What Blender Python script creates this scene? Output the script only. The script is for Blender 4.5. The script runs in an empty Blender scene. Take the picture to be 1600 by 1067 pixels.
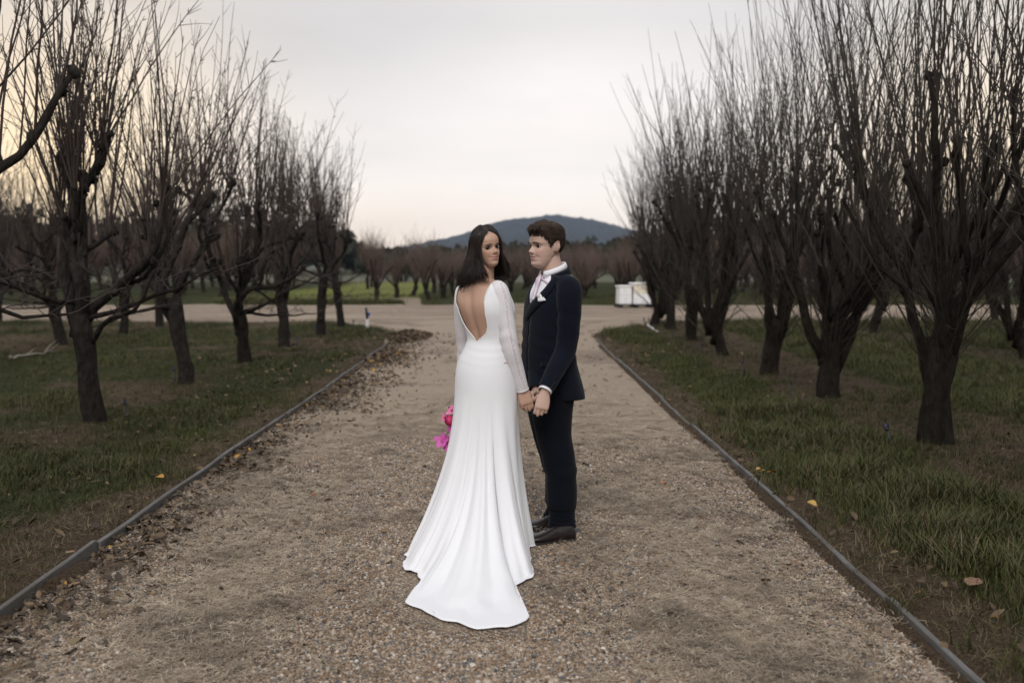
import bpy, math, random
import numpy as np
from mathutils import Vector, Matrix
from mathutils.bvhtree import BVHTree

R = math.radians
S = bpy.context.scene
COL = S.collection

# ------------------------------------------------------------------ camera
CAM_H = 1.55
PITCH = R(4.39)
FPX = 1556.0                       # focal length in pixels of the 1600 px wide photograph
cam = bpy.data.cameras.new('camera')
cam.sensor_width = 36.0
cam.lens = 36.0 * FPX / 1600.0
cam.clip_start = 0.1
cam.clip_end = 12000
cam.dof.use_dof = True
cam.dof.focus_distance = 5.45
cam.dof.aperture_fstop = 2.0
camo = bpy.data.objects.new('camera', cam)
camo.location = (0, 0, CAM_H)
camo.rotation_euler = (R(90) - PITCH, 0, 0)
COL.objects.link(camo)
S.camera = camo

# ------------------------------------------------------------------ sky (overcast evening)
SUN_EL, SUN_AZ = R(42), R(186)     # azimuth clockwise from +Y
W = bpy.data.worlds.new('World')
S.world = W
W.use_nodes = True
wn, wl = W.node_tree.nodes, W.node_tree.links
wn.clear()
wout = wn.new('ShaderNodeOutputWorld')
bg_clear = wn.new('ShaderNodeBackground'); bg_clear.inputs[1].default_value = 0.07
sky = wn.new('ShaderNodeTexSky'); sky.sky_type = 'NISHITA'; sky.sun_disc = False
sky.sun_elevation = SUN_EL; sky.sun_rotation = SUN_AZ
wl.new(sky.outputs[0], bg_clear.inputs[0])
tc = wn.new('ShaderNodeTexCoord')
sep = wn.new('ShaderNodeSeparateXYZ'); wl.new(tc.outputs['Generated'], sep.inputs[0])
# cloud bands: noise stretched along the horizon, warping the height that the ramp reads
mp = wn.new('ShaderNodeMapping'); mp.inputs['Scale'].default_value = (2.2, 2.2, 11.0)
wl.new(tc.outputs['Generated'], mp.inputs[0])
nz = wn.new('ShaderNodeTexNoise'); nz.inputs['Scale'].default_value = 1.3
nz.inputs['Detail'].default_value = 5; nz.inputs['Roughness'].default_value = 0.5
wl.new(mp.outputs[0], nz.inputs[0])
m1 = wn.new('ShaderNodeMath'); m1.operation = 'MULTIPLY_ADD'
m1.inputs[1].default_value = 0.13; m1.inputs[2].default_value = -0.065
wl.new(nz.outputs[0], m1.inputs[0])
m2 = wn.new('ShaderNodeMath'); m2.operation = 'ADD'
wl.new(sep.outputs[2], m2.inputs[0]); wl.new(m1.outputs[0], m2.inputs[1])
ramp = wn.new('ShaderNodeValToRGB')
els = [(0.0, (.86, .68, .52)), (0.035, (.89, .76, .64)), (0.085, (.84, .78, .73)), (0.14, (.66, .63, .62)),
       (0.22, (.53, .52, .525)), (0.32, (.55, .545, .55)), (0.55, (.61, .61, .62)), (1.0, (.72, .725, .745))]
cr = ramp.color_ramp
while len(cr.elements) < len(els): cr.elements.new(0.5)
for e, (p, c) in zip(cr.elements, els): e.position = p; e.color = (*c, 1)
wl.new(m2.outputs[0], ramp.inputs[0])
nz2 = wn.new('ShaderNodeTexNoise'); nz2.inputs['Scale'].default_value = 2.1; nz2.inputs['Detail'].default_value = 6
mp2 = wn.new('ShaderNodeMapping'); mp2.inputs['Scale'].default_value = (1.5, 1.5, 5.0); mp2.inputs['Location'].default_value = (3, 1, 2)
wl.new(tc.outputs['Generated'], mp2.inputs[0]); wl.new(mp2.outputs[0], nz2.inputs[0])
m3 = wn.new('ShaderNodeMath'); m3.operation = 'MULTIPLY_ADD'; m3.inputs[1].default_value = 0.34; m3.inputs[2].default_value = 0.95
wl.new(nz2.outputs[0], m3.inputs[0])
def sky_glow(direction, col, power, amount, prev):
    d_ = Vector(direction).normalized(); dp = wn.new('ShaderNodeVectorMath'); dp.operation = 'DOT_PRODUCT'; dp.inputs[1].default_value = d_
    nn_ = wn.new('ShaderNodeVectorMath'); nn_.operation = 'NORMALIZE'; wl.new(tc.outputs['Generated'], nn_.inputs[0]); wl.new(nn_.outputs[0], dp.inputs[0])
    cl_ = wn.new('ShaderNodeMath'); cl_.operation = 'MAXIMUM'; cl_.inputs[1].default_value = 0; wl.new(dp.outputs['Value'], cl_.inputs[0])
    pw_ = wn.new('ShaderNodeMath'); pw_.operation = 'POWER'; pw_.inputs[1].default_value = power; wl.new(cl_.outputs[0], pw_.inputs[0])
    ml_ = wn.new('ShaderNodeMath'); ml_.operation = 'MULTIPLY'; ml_.inputs[1].default_value = amount; wl.new(pw_.outputs[0], ml_.inputs[0])
    mx_ = wn.new('ShaderNodeMix'); mx_.data_type = 'RGBA'; wl.new(ml_.outputs[0], mx_.inputs[0]); wl.new(prev, mx_.inputs[6]); mx_.inputs[7].default_value = (*col, 1); return mx_.outputs[2]
skyc = sky_glow((.03, 1, .12), (.93, .86, .81), 30, .42, ramp.outputs[0])
skyc = sky_glow((-.42, .9, .06), (1.0, .74, .42), 75, .9, skyc)
skyc = sky_glow((.42, .9, .05), (1.0, .76, .46), 90, .75, skyc)
bg_cloud = wn.new('ShaderNodeBackground')
wl.new(skyc, bg_cloud.inputs[0]); wl.new(m3.outputs[0], bg_cloud.inputs[1])
mixw = wn.new('ShaderNodeMixShader'); mixw.inputs[0].default_value = 0.94
wl.new(bg_clear.outputs[0], mixw.inputs[1]); wl.new(bg_cloud.outputs[0], mixw.inputs[2])
wl.new(mixw.outputs[0], wout.inputs[0])

# ------------------------------------------------------------------ the sun behind the cloud
sun = bpy.data.lights.new('sun', 'SUN')
sun.energy = 1.5; sun.angle = R(28); sun.color = (1.0, .985, .97)
suno = bpy.data.objects.new('sun', sun)
sd = Vector((math.sin(SUN_AZ) * math.cos(SUN_EL), math.cos(SUN_AZ) * math.cos(SUN_EL), math.sin(SUN_EL)))
suno.rotation_euler = sd.to_track_quat('Z', 'Y').to_euler()
COL.objects.link(suno)

# ------------------------------------------------------------------ exposure
S.render.engine = 'CYCLES'
S.view_settings.view_transform = 'Standard'
S.view_settings.look = 'None'
S.view_settings.exposure = 0.28
S.view_settings.gamma = 1.0
S.cycles.use_denoising = True
S.cycles.max_bounces = 6
S.cycles.transparent_max_bounces = 8

# ------------------------------------------------------------------ helpers: pixels to places
_f = np.array([0, math.cos(PITCH), -math.sin(PITCH)])
_u = np.array([0, math.sin(PITCH), math.cos(PITCH)])
CAMP = np.array([0, 0, CAM_H])
def ray(u, v):
    d = _f + np.array([1., 0, 0]) * (u - 800) / FPX + _u * (533.5 - v) / FPX
    return d / np.linalg.norm(d)
def P(u, v, Y):
    """the point at depth Y that shows at pixel u, v"""
    d = ray(u, v); return CAMP + d * (Y / d[1])
def G(u, v, z=0.0):
    """the ground point that shows at pixel u, v"""
    d = ray(u, v); return CAMP + d * ((z - CAM_H) / d[2])
def proj(p):
    q = np.asarray(p) - CAMP
    w = q @ _f
    return 800 + FPX * q[..., 0] / w, 533.5 - FPX * (q @ _u) / w

# ------------------------------------------------------------------ helpers: noise
def _h(ix, iy, s):
    n = (ix.astype(np.int64) * 374761393 + iy.astype(np.int64) * 668265263 + s * 144269504) & 0x7fffffff
    n = ((n ^ (n >> 13)) * 1274126177) & 0x7fffffff
    return ((n ^ (n >> 16)) & 0xffff) / 65535.0
def vnoise(x, y, s=0):
    x = np.asarray(x, float); y = np.asarray(y, float)
    ix = np.floor(x); iy = np.floor(y); fx = x - ix; fy = y - iy
    fx = fx * fx * (3 - 2 * fx); fy = fy * fy * (3 - 2 * fy)
    a = _h(ix, iy, s); b = _h(ix + 1, iy, s); c = _h(ix, iy + 1, s); d = _h(ix + 1, iy + 1, s)
    return (a * (1 - fx) + b * fx) * (1 - fy) + (c * (1 - fx) + d * fx) * fy
def fbm(x, y, s=0, o=4):
    t = 0; a = .5; n = 0
    for i in range(o):
        t = t + a * vnoise(np.asarray(x) * 2 ** i + 17.3 * i, np.asarray(y) * 2 ** i + 5.1 * i, s + i); n += a; a *= .5
    return t / n
def sstep(a, b, x):
    t = np.clip((np.asarray(x, float) - a) / (b - a), 0, 1); return t * t * (3 - 2 * t)

# ------------------------------------------------------------------ helpers: objects
def tag(o, label=None, cat=None, group=None, kind=None):
    if label: o['label'] = label
    if cat: o['category'] = cat
    if group: o['group'] = group
    if kind: o['kind'] = kind
    return o
def empty(name, loc=(0, 0, 0), rz=0, parent=None):
    o = bpy.data.objects.new(name, None); COL.objects.link(o)
    o.location = loc; o.rotation_euler = (0, 0, rz); o.empty_display_size = .2
    if parent: o.parent = parent
    return o
def link(name, me, mat=None, parent=None, world=False):
    o = bpy.data.objects.new(name, me)
    COL.objects.link(o)
    if mat is not None and not me.materials: me.materials.append(mat)
    if parent is not None:
        o.parent = parent
        if world: o.matrix_parent_inverse = parent.matrix_basis.inverted()
    return o
class MB:
    def __init__(s): s.v = []; s.f = []; s.n = 0
    def add(s, v, f):
        v = np.asarray(v, float).reshape(-1, 3)
        s.v.append(v); n = s.n
        s.f.extend([tuple(int(i) + n for i in q) for q in f]); s.n += len(v)
    def grid(s, A, closed_u=False, closed_v=False, flip=False):
        """A: rows x cols x 3"""
        A = np.asarray(A, float); m, k = A.shape[:2]; f = []
        for i in range(m if closed_v else m - 1):
            i2 = (i + 1) % m
            for j in range(k if closed_u else k - 1):
                j2 = (j + 1) % k
                q = (i * k + j, i * k + j2, i2 * k + j2, i2 * k + j)
                f.append(q[::-1] if flip else q)
        s.add(A.reshape(-1, 3), f)
    def loft(s, A, cap0=True, cap1=True, flip=False):
        A = np.asarray(A, float); m, k = A.shape[:2]; n0 = s.n
        s.grid(A, closed_u=True, flip=flip)
        for cap, row in ((cap0, 0), (cap1, m - 1)):
            if cap:
                c = A[row].mean(0); s.add([c], [])
                ci = s.n - 1; b = n0 + row * k
                for j in range(k):
                    t = (b + j, b + (j + 1) % k, ci)
                    s.f.append(t if (row != 0) ^ flip else t[::-1])
    def tube(s, pts, rad, sides=5, cap=True, flat=None, ph=0.0):
        """flat: (vector, factor) flattens the section along the vector"""
        pts = np.asarray(pts, float); m = len(pts)
        rad = np.broadcast_to(np.asarray(rad, float), (m,))
        t = np.gradient(pts, axis=0); t /= np.linalg.norm(t, axis=1)[:, None] + 1e-12
        up = np.array([0, 0, 1.]) if abs(t[0, 2]) < .9 else np.array([1., 0, 0])
        a = np.cross(t[0], up); a /= np.linalg.norm(a)
        ang = np.arange(sides) * 2 * math.pi / sides + ph
        ca, sa = np.cos(ang)[:, None], np.sin(ang)[:, None]
        A = np.empty((m, sides, 3))
        for i in range(m):
            a = a - t[i] * (a @ t[i]); a /= np.linalg.norm(a) + 1e-12
            b = np.cross(t[i], a)
            off = (a * ca + b * sa) * rad[i]
            if flat is not None:
                fv = np.asarray(flat[0][i] if np.ndim(flat[0]) == 2 else flat[0], float)
                off = off - np.outer(off @ fv, fv) * (1 - flat[1])
            A[i] = pts[i] + off
        n0 = s.n
        s.grid(A, closed_u=True)
        if cap:
            s.f.append(tuple(range(n0 + sides - 1, n0 - 1, -1)))
            b = n0 + (m - 1) * sides
            s.f.append(tuple(range(b, b + sides)))
    def box(s, c, sz, M=None, bev=0):
        x, y, z = [q / 2 for q in sz]
        v = np.array([[sx * x, sy * y, sz_ * z] for sx in (-1, 1) for sy in (-1, 1) for sz_ in (-1, 1)])
        if M is not None: v = v @ np.asarray(M).T
        s.add(v + np.asarray(c), [(0, 1, 3, 2), (4, 6, 7, 5), (0, 4, 5, 1), (2, 3, 7, 6), (0, 2, 6, 4), (1, 5, 7, 3)])
    def ball(s, c, r, nu=10, nv=7, M=None):
        th = np.arange(nu) * 2 * math.pi / nu; ph = np.linspace(0.12, math.pi - .12, nv)
        A = np.stack([np.stack([np.sin(p) * np.cos(th), np.sin(p) * np.sin(th), np.full(nu, np.cos(p))], 1) for p in ph[::-1]])
        A = A * np.asarray(r)
        if M is not None: A = A @ np.asarray(M).T
        s.loft(A + np.asarray(c))
    def arrays(s): return np.concatenate(s.v), s.f
    def mesh(s, name, smooth=True):
        me = bpy.data.meshes.new(name)
        me.from_pydata(np.concatenate(s.v), [], s.f) if s.v else None
        if smooth: me.polygons.foreach_set('use_smooth', [True] * len(me.polygons))
        me.update(); return me
    def build(s, name, mat=None, parent=None, smooth=True, world=False):
        return link(name, s.mesh(name, smooth), mat, parent, world)
    def bvh(s):
        v, f = s.arrays(); return BVHTree.FromPolygons([tuple(p) for p in v], f)
def hit(bvh, u, v):
    d = ray(u, v)
    h = bvh.ray_cast(Vector(CAMP), Vector(d))
    if h[0] is None:
        h2 = bvh.find_nearest(Vector(CAMP + d * 5.5))
        return np.array(h2[0]), np.array(h2[1]) * (-1 if np.dot(h2[1], d) > 0 else 1)
    n = np.array(h[1]);
    if n @ d > 0: n = -n
    return np.array(h[0]), n
def crom(K, n):
    """Catmull-Rom through the rows of K, n samples"""
    K = np.asarray(K, float)
    if K.ndim == 1: K = K[:, None]
    m = len(K); Q = np.vstack([2 * K[0] - K[1], K, 2 * K[-1] - K[-2]])
    t = np.linspace(0, m - 1, n); i = np.minimum(t.astype(int), m - 2); f = (t - i)[:, None]
    p0, p1, p2, p3 = Q[i], Q[i + 1], Q[i + 2], Q[i + 3]
    return .5 * (2 * p1 + (p2 - p0) * f + (2 * p0 - 5 * p1 + 4 * p2 - p3) * f ** 2 + (3 * p1 - p0 - 3 * p2 + p3) * f ** 3)
def attr(me, name, vals):
    a = me.attributes.new(name, 'FLOAT', 'POINT'); a.data.foreach_set('value', np.asarray(vals, np.float32))

# ------------------------------------------------------------------ helpers: materials
class MT:
    def __init__(s, name):
        s.m = bpy.data.materials.new(name); s.m.use_nodes = True
        s.n = s.m.node_tree.nodes; s.l = s.m.node_tree.links
        s.b = s.n['Principled BSDF']
        s.tc = None
    def set(s, **k):
        for a, b in k.items():
            i = s.b.inputs[a.replace('_', ' ')]
            if hasattr(b, 'links') or isinstance(b, bpy.types.NodeSocket): s.l.new(b, i)
            else: i.default_value = (*b, 1) if isinstance(b, tuple) and len(b) == 3 and i.type == 'RGBA' else b
        return s
    def co(s, kind='Object'):
        if s.tc is None: s.tc = s.n.new('ShaderNodeTexCoord')
        return s.tc.outputs[kind]
    def geo(s): return s.n.new('ShaderNodeNewGeometry').outputs['Position']
    def map(s, src, scale=(1, 1, 1)):
        n = s.n.new('ShaderNodeMapping'); n.inputs['Scale'].default_value = scale; s.l.new(src, n.inputs[0]); return n.outputs[0]
    def noise(s, src, scale, detail=4, rough=.55, out=0):
        n = s.n.new('ShaderNodeTexNoise'); n.inputs['Scale'].default_value = scale
        n.inputs['Detail'].default_value = detail; n.inputs['Roughness'].default_value = rough
        s.l.new(src, n.inputs['Vector']); return n.outputs[out]
    def voro(s, src, scale, feature='F1', out='Distance'):
        n = s.n.new('ShaderNodeTexVoronoi'); n.feature = feature; n.inputs['Scale'].default_value = scale
        s.l.new(src, n.inputs['Vector']); return n.outputs[out]
    def ramp(s, src, els, interp='LINEAR'):
        n = s.n.new('ShaderNodeValToRGB'); cr = n.color_ramp; cr.interpolation = interp
        while len(cr.elements) < len(els): cr.elements.new(.5)
        for e, (p, c) in zip(cr.elements, els): e.position = p; e.color = (*c, 1) if not np.isscalar(c) else (c, c, c, 1)
        s.l.new(src, n.inputs[0]); return n.outputs[0]
    def mix(s, fac, a, b, mode='MIX'):
        n = s.n.new('ShaderNodeMix'); n.data_type = 'RGBA'; n.blend_type = mode
        for sock, val in ((n.inputs[0], fac), (n.inputs[6], a), (n.inputs[7], b)):
            if isinstance(val, bpy.types.NodeSocket): s.l.new(val, sock)
            else: sock.default_value = (*val, 1) if isinstance(val, tuple) else val
        return n.outputs[2]
    def math(s, op, a, b=0.0):
        n = s.n.new('ShaderNodeMath'); n.operation = op
        for sock, val in ((n.inputs[0], a), (n.inputs[1], b)):
            if isinstance(val, bpy.types.NodeSocket): s.l.new(val, sock)
            else: sock.default_value = val
        return n.outputs[0]
    def attr(s, name, kind='GEOMETRY', out='Fac'):
        n = s.n.new('ShaderNodeAttribute'); n.attribute_type = kind; n.attribute_name = name; return n.outputs[out]
    def objrand(s): return s.n.new('ShaderNodeObjectInfo').outputs['Random']
    def bump(s, src, strength=.5, dist=.01, prev=None):
        n = s.n.new('ShaderNodeBump'); n.inputs['Strength'].default_value = strength; n.inputs['Distance'].default_value = dist
        s.l.new(src, n.inputs['Height'])
        if prev is not None: s.l.new(prev, n.inputs['Normal'])
        s.l.new(n.outputs[0], s.b.inputs['Normal']); return n.outputs[0]
    def sep(s, src, k):
        n = s.n.new('ShaderNodeSeparateColor'); s.l.new(src, n.inputs[0]); return n.outputs[k]

def scatter(name, pts, rot, scl, col, var, srcs, mat):
    """one object that stands srcs[var] at every point (for what nobody could count)"""
    me = bpy.data.meshes.new(name); me.from_pydata(np.asarray(pts, float), [], [])
    a = me.attributes.new('rot', 'FLOAT_VECTOR', 'POINT'); a.data.foreach_set('vector', np.asarray(rot, np.float32).ravel())
    attr(me, 'scl', scl); attr(me, 'col', col)
    a = me.attributes.new('var', 'INT', 'POINT'); a.data.foreach_set('value', np.asarray(var, np.int32))
    o = link(name, me, mat)
    tr = bpy.data.node_groups.new(name, 'GeometryNodeTree')
    tr.interface.new_socket('Geometry', in_out='INPUT', socket_type='NodeSocketGeometry')
    tr.interface.new_socket('Geometry', in_out='OUTPUT', socket_type='NodeSocketGeometry')
    N, L = tr.nodes, tr.links
    gi, go = N.new('NodeGroupInput'), N.new('NodeGroupOutput')
    def na(nm, dt):
        n = N.new('GeometryNodeInputNamedAttribute'); n.data_type = dt; n.inputs[0].default_value = nm; return n.outputs[0]
    j = N.new('GeometryNodeJoinGeometry')
    for i, sm in enumerate(srcs):
        so = bpy.data.objects.new(name + '_source', sm)
        if not sm.materials: sm.materials.append(mat)
        oi = N.new('GeometryNodeObjectInfo'); oi.inputs[0].default_value = so
        cmp_ = N.new('FunctionNodeCompare'); cmp_.data_type = 'INT'; cmp_.operation = 'EQUAL'
        L.new(na('var', 'INT'), cmp_.inputs[2]); cmp_.inputs[3].default_value = i
        ip = N.new('GeometryNodeInstanceOnPoints')
        L.new(gi.outputs[0], ip.inputs['Points']); L.new(cmp_.outputs[0], ip.inputs['Selection'])
        L.new(oi.outputs['Geometry'], ip.inputs['Instance'])
        e2r = N.new('FunctionNodeEulerToRotation'); L.new(na('rot', 'FLOAT_VECTOR'), e2r.inputs[0])
        L.new(e2r.outputs[0], ip.inputs['Rotation']); L.new(na('scl', 'FLOAT'), ip.inputs['Scale'])
        L.new(ip.outputs[0], j.inputs[0])
    L.new(j.outputs[0], go.inputs[0])
    md = o.modifiers.new('scatter', 'NODES'); md.node_group = tr
    return o

# ================================================================== THE GROUND
rng = np.random.default_rng(7)
LEFT_PX = [(0, 952), (37, 926), (118, 874), (175, 830), (234, 791), (311, 738), (346, 714), (427, 659), (500, 611), (538, 584), (570, 560), (610, 534), (626, 521)]
RIGHT_PX = [(1529, 1064), (1490, 1027), (1424, 972), (1363, 913), (1288, 847), (1194, 762), (1100, 681), (1029, 618), (999, 591), (964, 561), (942, 540), (932, 528)]
EDGE_Z = 0.05
LE = np.array([G(u, v, EDGE_Z) for u, v in LEFT_PX])[:, :2]
RE = np.array([G(u, v, EDGE_Z) for u, v in RIGHT_PX])[:, :2]
LE = np.vstack([[LE[0, 0] + .1, -6], LE]); RE = np.vstack([[RE[0, 0] - .05, -6], RE])
ROAD_Y0, ROAD_Y1 = 27.0, 38.5
def xl(y): return np.interp(y, LE[:, 1], LE[:, 0])
def xr(y): return np.interp(y, RE[:, 1], RE[:, 0])
YL_END, YR_END = LE[-1, 1], RE[-1, 1]
def flare(y): return sstep(YR_END - 1.0, ROAD_Y0 + .4, y) ** 2 * 2.2
def drive_l(y): return xl(y) - flare(y)
def drive_r(y): return xr(y) + flare(y)
def road_near(x): return ROAD_Y0 + .35 * (vnoise(x * .35, x * 0, 3) - .5) + .012 * np.abs(x)
def road_far(x):
    return ROAD_Y1 + .5 * (vnoise(x * .3, x * 0, 4) - .5) + 8.5 * sstep(-3.4, -4.4, x) * sstep(-13, -10, x) + 1.5 * sstep(-3, -1, x) * sstep(3, 1, x)
def on_gravel(x, y, m=0.0):
    d = (x > drive_l(y) - m) & (x < drive_r(y) + m) & (y < ROAD_Y0 + 1)
    r = (y > road_near(x) - m) & (y < road_far(x) + m)
    isl = (((x + 8.2) / 3.9) ** 2 + ((y - 40.3) / 1.7) ** 2 < 1)      # the grass island where the tracks part
    return (d | r) & ~isl
def green_mask(x, y):
    """0 dry and bare .. 1 thick green"""
    n = fbm(x * .9, y * .7, 11); n2 = fbm(x * .28 + 9, y * .28, 21, 3)
    er = x - xr(y); el = xl(y) - x
    right = .12 + .9 * sstep(.18, .55, er + .5 * (n - .5)) * sstep(1.75, 1.1, er + .9 * (n - .5)) * (.75 * sstep(.3, .55, n2 + .1) + .35 * sstep(14, 8, y))
    aisle = sstep(2.9, 3.6, er + .9 * (n - .5)) * .95
    # dry strip under each further row
    rowd = np.abs(((x - 3.7) + 2.3) % 4.6 - 2.3)
    aisle = aisle * (1 - .75 * sstep(.9, .4, rowd + .5 * (n - .5)))
    right = np.maximum(right, aisle)
    left = .12 + .88 * sstep(.40, .68, n * .6 + n2 * .4 + .05 * sstep(1, 3, el))
    left = left * (.25 + .75 * sstep(.0, .7, el + .5 * (n - .5)))
    rowl = np.abs(((x + 4.25) + 2.3) % 4.6 - 2.3)
    left = left * (1 - .35 * sstep(.8, .3, rowl + .6 * (n - .5)))
    g = np.where(x > 0, right, left)
    far = .62 + .25 * n + .75 * sstep(-3.2, -4.6, x - .06 * (45 - y)) * sstep(43, 46, y) * sstep(-17, -11, x)
    return np.clip(np.where(y > ROAD_Y0 + 4, far, g), 0, 1.6)
def gh(x, y):
    """height of the orchard floor"""
    h = .028 + .03 * (fbm(x * 1.1, y * 1.1, 5, 3) - .35) + .10 * (vnoise(x * .12, y * .12, 6) - .5) * sstep(3, 7, np.abs(x)) * sstep(34, 22, y)
    return h

# --- materials of the ground
m = MT('orchard_floor'); pos = m.geo()
g = m.attr('green')
n1 = m.noise(pos, 9, 6, .65); n2 = m.noise(pos, 60, 4, .7); n3 = m.noise(pos, 1.2, 4)
dry = m.ramp(n2, [(.25, (.026, .018, .012)), (.5, (.078, .054, .036)), (.75, (.14, .102, .067))])
grn = m.ramp(n2, [(.25, (.012, .014, .006)), (.5, (.034, .040, .014)), (.8, (.062, .068, .024))])
fac = m.math('ADD', g, m.math('MULTIPLY', m.math('SUBTRACT', n1, .5), .9))
c = m.mix(m.ramp(fac, [(.3, 0.), (.62, 1.)]), dry, grn)
c = m.mix(m.math('MULTIPLY', n3, .5), c, m.mix(1.0, c, (.62, .6, .55), 'MULTIPLY'))
c = m.mix(m.ramp(m.math('SUBTRACT', g, 1.0), [(.05, 0.), (.5, .85)]), c, (.15, .165, .04))
m.set(Base_Color=c, Roughness=.95); m.b.inputs['Specular IOR Level'].default_value = .1
m.bump(m.math('ADD', n2, m.math('MULTIPLY', n1, 2.)), .9, .03)
M_FLOOR = m.m
m = MT('far_meadow'); pos = m.geo()
n1 = m.noise(pos, .05, 5); n2 = m.noise(pos, 1.5, 4)
c = m.mix(n2, m.ramp(n1, [(.35, (.035, .042, .016)), (.6, (.06, .066, .024))]), (.05, .045, .024))
m.set(Base_Color=c, Roughness=.95); M_MEADOW = m.m

m = MT('gravel'); pos = m.geo(); st = m.attr('straw')
vc = m.voro(pos, 105, 'F1', 'Color'); vd = m.voro(pos, 105, 'DISTANCE_TO_EDGE', 'Distance')
vf = m.voro(pos, 105, 'F1', 'Distance')
pick = m.sep(vc, 0)
peb = m.ramp(pick, [(0, (.12, .11, .105)), (.1, (.065, .068, .076)), (.2, (.20, .125, .075)), (.4, (.34, .24, .16)), (.58, (.42, .32, .23)), (.75, (.48, .39, .30)), (.86, (.26, .175, .11)), (.93, (.55, .49, .42)), (1, (.20, .195, .20))], 'CONSTANT')
gap = m.ramp(vd, [(0, .10), (.05, .42), (.16, .95)])
peb = m.mix(1.0, peb, gap, 'MULTIPLY')
fine = m.noise(pos, 260, 3, .7)
sand = m.ramp(fine, [(.3, (.24, .18, .128)), (.7, (.46, .375, .285))])
big = m.noise(pos, 1.1, 5, .6)
peb = m.mix(m.ramp(big, [(.40, 0.0), (.72, .4)]), peb, sand)
strawc = m.ramp(m.noise(m.map(pos, (1, .35, 1)), 170, 4, .7), [(.3, (.15, .115, .082)), (.5, (.32, .255, .19)), (.72, (.47, .39, .30))])
mid = m.noise(pos, 7, 5, .65)
sf = m.math('ADD', st, m.math('MULTIPLY', m.math('SUBTRACT', mid, .5), 1.1))
c = m.mix(m.ramp(sf, [(.50, 0.), (.80, .7)]), peb, strawc)
c = m.mix(m.ramp(m.noise(pos, 3.2, 6, .7), [(.56, 0.), (.76, .4)]), c, m.mix(1.0, c, (.6, .56, .52), 'MULTIPLY'))
m.set(Base_Color=c, Roughness=.88); m.b.inputs['Specular IOR Level'].default_value = .25
b1 = m.bump(m.math('MULTIPLY', mid, 1.), .5, .02)
m.bump(m.math('SUBTRACT', 1.0, vf), .9, .006, b1)
M_GRAVEL = m.m

# --- one sheet to the horizon, a finer orchard floor on it, the gravel
mb = MB(); mb.grid(np.array([[(x, y, -.12) for x in (-6000, -300, -60, 60, 300, 6000)] for y in (-400, -10, 60, 300, 9000)], float), flip=False)
tag(mb.build('ground', M_MEADOW, smooth=False), kind='structure')

def floor_grid(xs, ys, name):
    X, Y = np.meshgrid(xs, ys)
    Z = gh(X, Y)
    Z = np.where(on_gravel(X, Y, -.05), -.06, Z)
    Z = np.where((Y > ROAD_Y1 - 1) & ~on_gravel(X, Y, -.05), .01, Z)
    mb = MB(); mb.grid(np.stack([X, Y, Z], -1))
    me = mb.mesh(name); attr(me, 'green', green_mask(X.ravel(), Y.ravel()))
    return tag(link(name, me, M_FLOOR), kind='structure')
xs = np.concatenate([np.arange(-48, -10, .5), np.arange(-10, 10, .11), np.arange(10, 48.1, .5)])
ys = np.concatenate([np.arange(-6, 30, .16), np.arange(30, 90, .5)])
floor_grid(xs, ys, 'orchard_ground')

def straw_mask(x, y):
    n = fbm(x * 1.3, y * .8, 31); w = (x - xl(y)) / (xr(y) - xl(y))
    band = np.exp(-((w - .82) / .12) ** 2) * .95 + np.exp(-((w - .20) / .11) ** 2) * .95 + .95 * sstep(6.3, 9.5, y)
    return np.clip(band * sstep(.33, .6, n + .08) * 1.15, 0, 1)
def dz(x, y):
    k = 1 - .75 * np.exp(-(((x + .1) / 1.1) ** 2 + ((y - 5.0) / 1.3) ** 2) ** 2)
    return .006 + k * (.022 * (fbm(x * 1.6, y * 1.2, 41, 3) - .5) + .015 * (vnoise(x * .5, y * .3, 44) - .5))
yr_ = np.concatenate([np.arange(-6, 3, .5), np.arange(3, 10, .05), np.arange(10, ROAD_Y0 + .61, .2)])
tt = np.linspace(0, 1, 90)
X = np.array([drive_l(y) + (drive_r(y) - drive_l(y)) * tt for y in yr_]); Y = np.repeat(yr_[:, None], 90, 1)
mb = MB(); mb.grid(np.stack([X, Y, dz(X, Y)], -1)); me = mb.mesh('gravel_drive')
attr(me, 'straw', straw_mask(X.ravel(), Y.ravel()))
tag(link('gravel_drive', me, M_GRAVEL), kind='structure')
xs2 = np.arange(-60, 60.1, .4); tt = np.linspace(0, 1, 50)
X = np.repeat(xs2[None, :], 50, 0); Y = road_near(X) + (road_far(X) - road_near(X)) * tt[:, None]
Z = .002 + .02 * (fbm(X * .6, Y * .6, 51, 3) - .5) + .0
isl = (((X + 8.2) / 3.9) ** 2 + ((Y - 40.3) / 1.7) ** 2 < 1)
mb = MB(); mb.grid(np.stack([X, Y, np.where(isl, -.09, Z)], -1)); me = mb.mesh('gravel_cross_road')
attr(me, 'straw', .9 * sstep(.45, .7, fbm(X.ravel() * .35, Y.ravel() * 1.2, 61)))
tag(link('gravel_cross_road', me, M_GRAVEL), kind='structure')
mb = MB(); A = []
for r_ in (1.0, .8, .5, .2, .02):
    a = np.linspace(0, 2 * math.pi, 40, endpoint=False)
    A.append(np.stack([-8.2 + 3.9 * r_ * np.cos(a), 40.3 + 1.7 * r_ * np.sin(a), np.full(40, .08 * (1 - r_ ** 2) - .02)], 1))
mb.loft(A, cap0=False); me = mb.mesh('grass_island'); attr(me, 'green', [.85] * len(me.vertices))
tag(link('grass_island', me, M_FLOOR), kind='structure')

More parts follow.
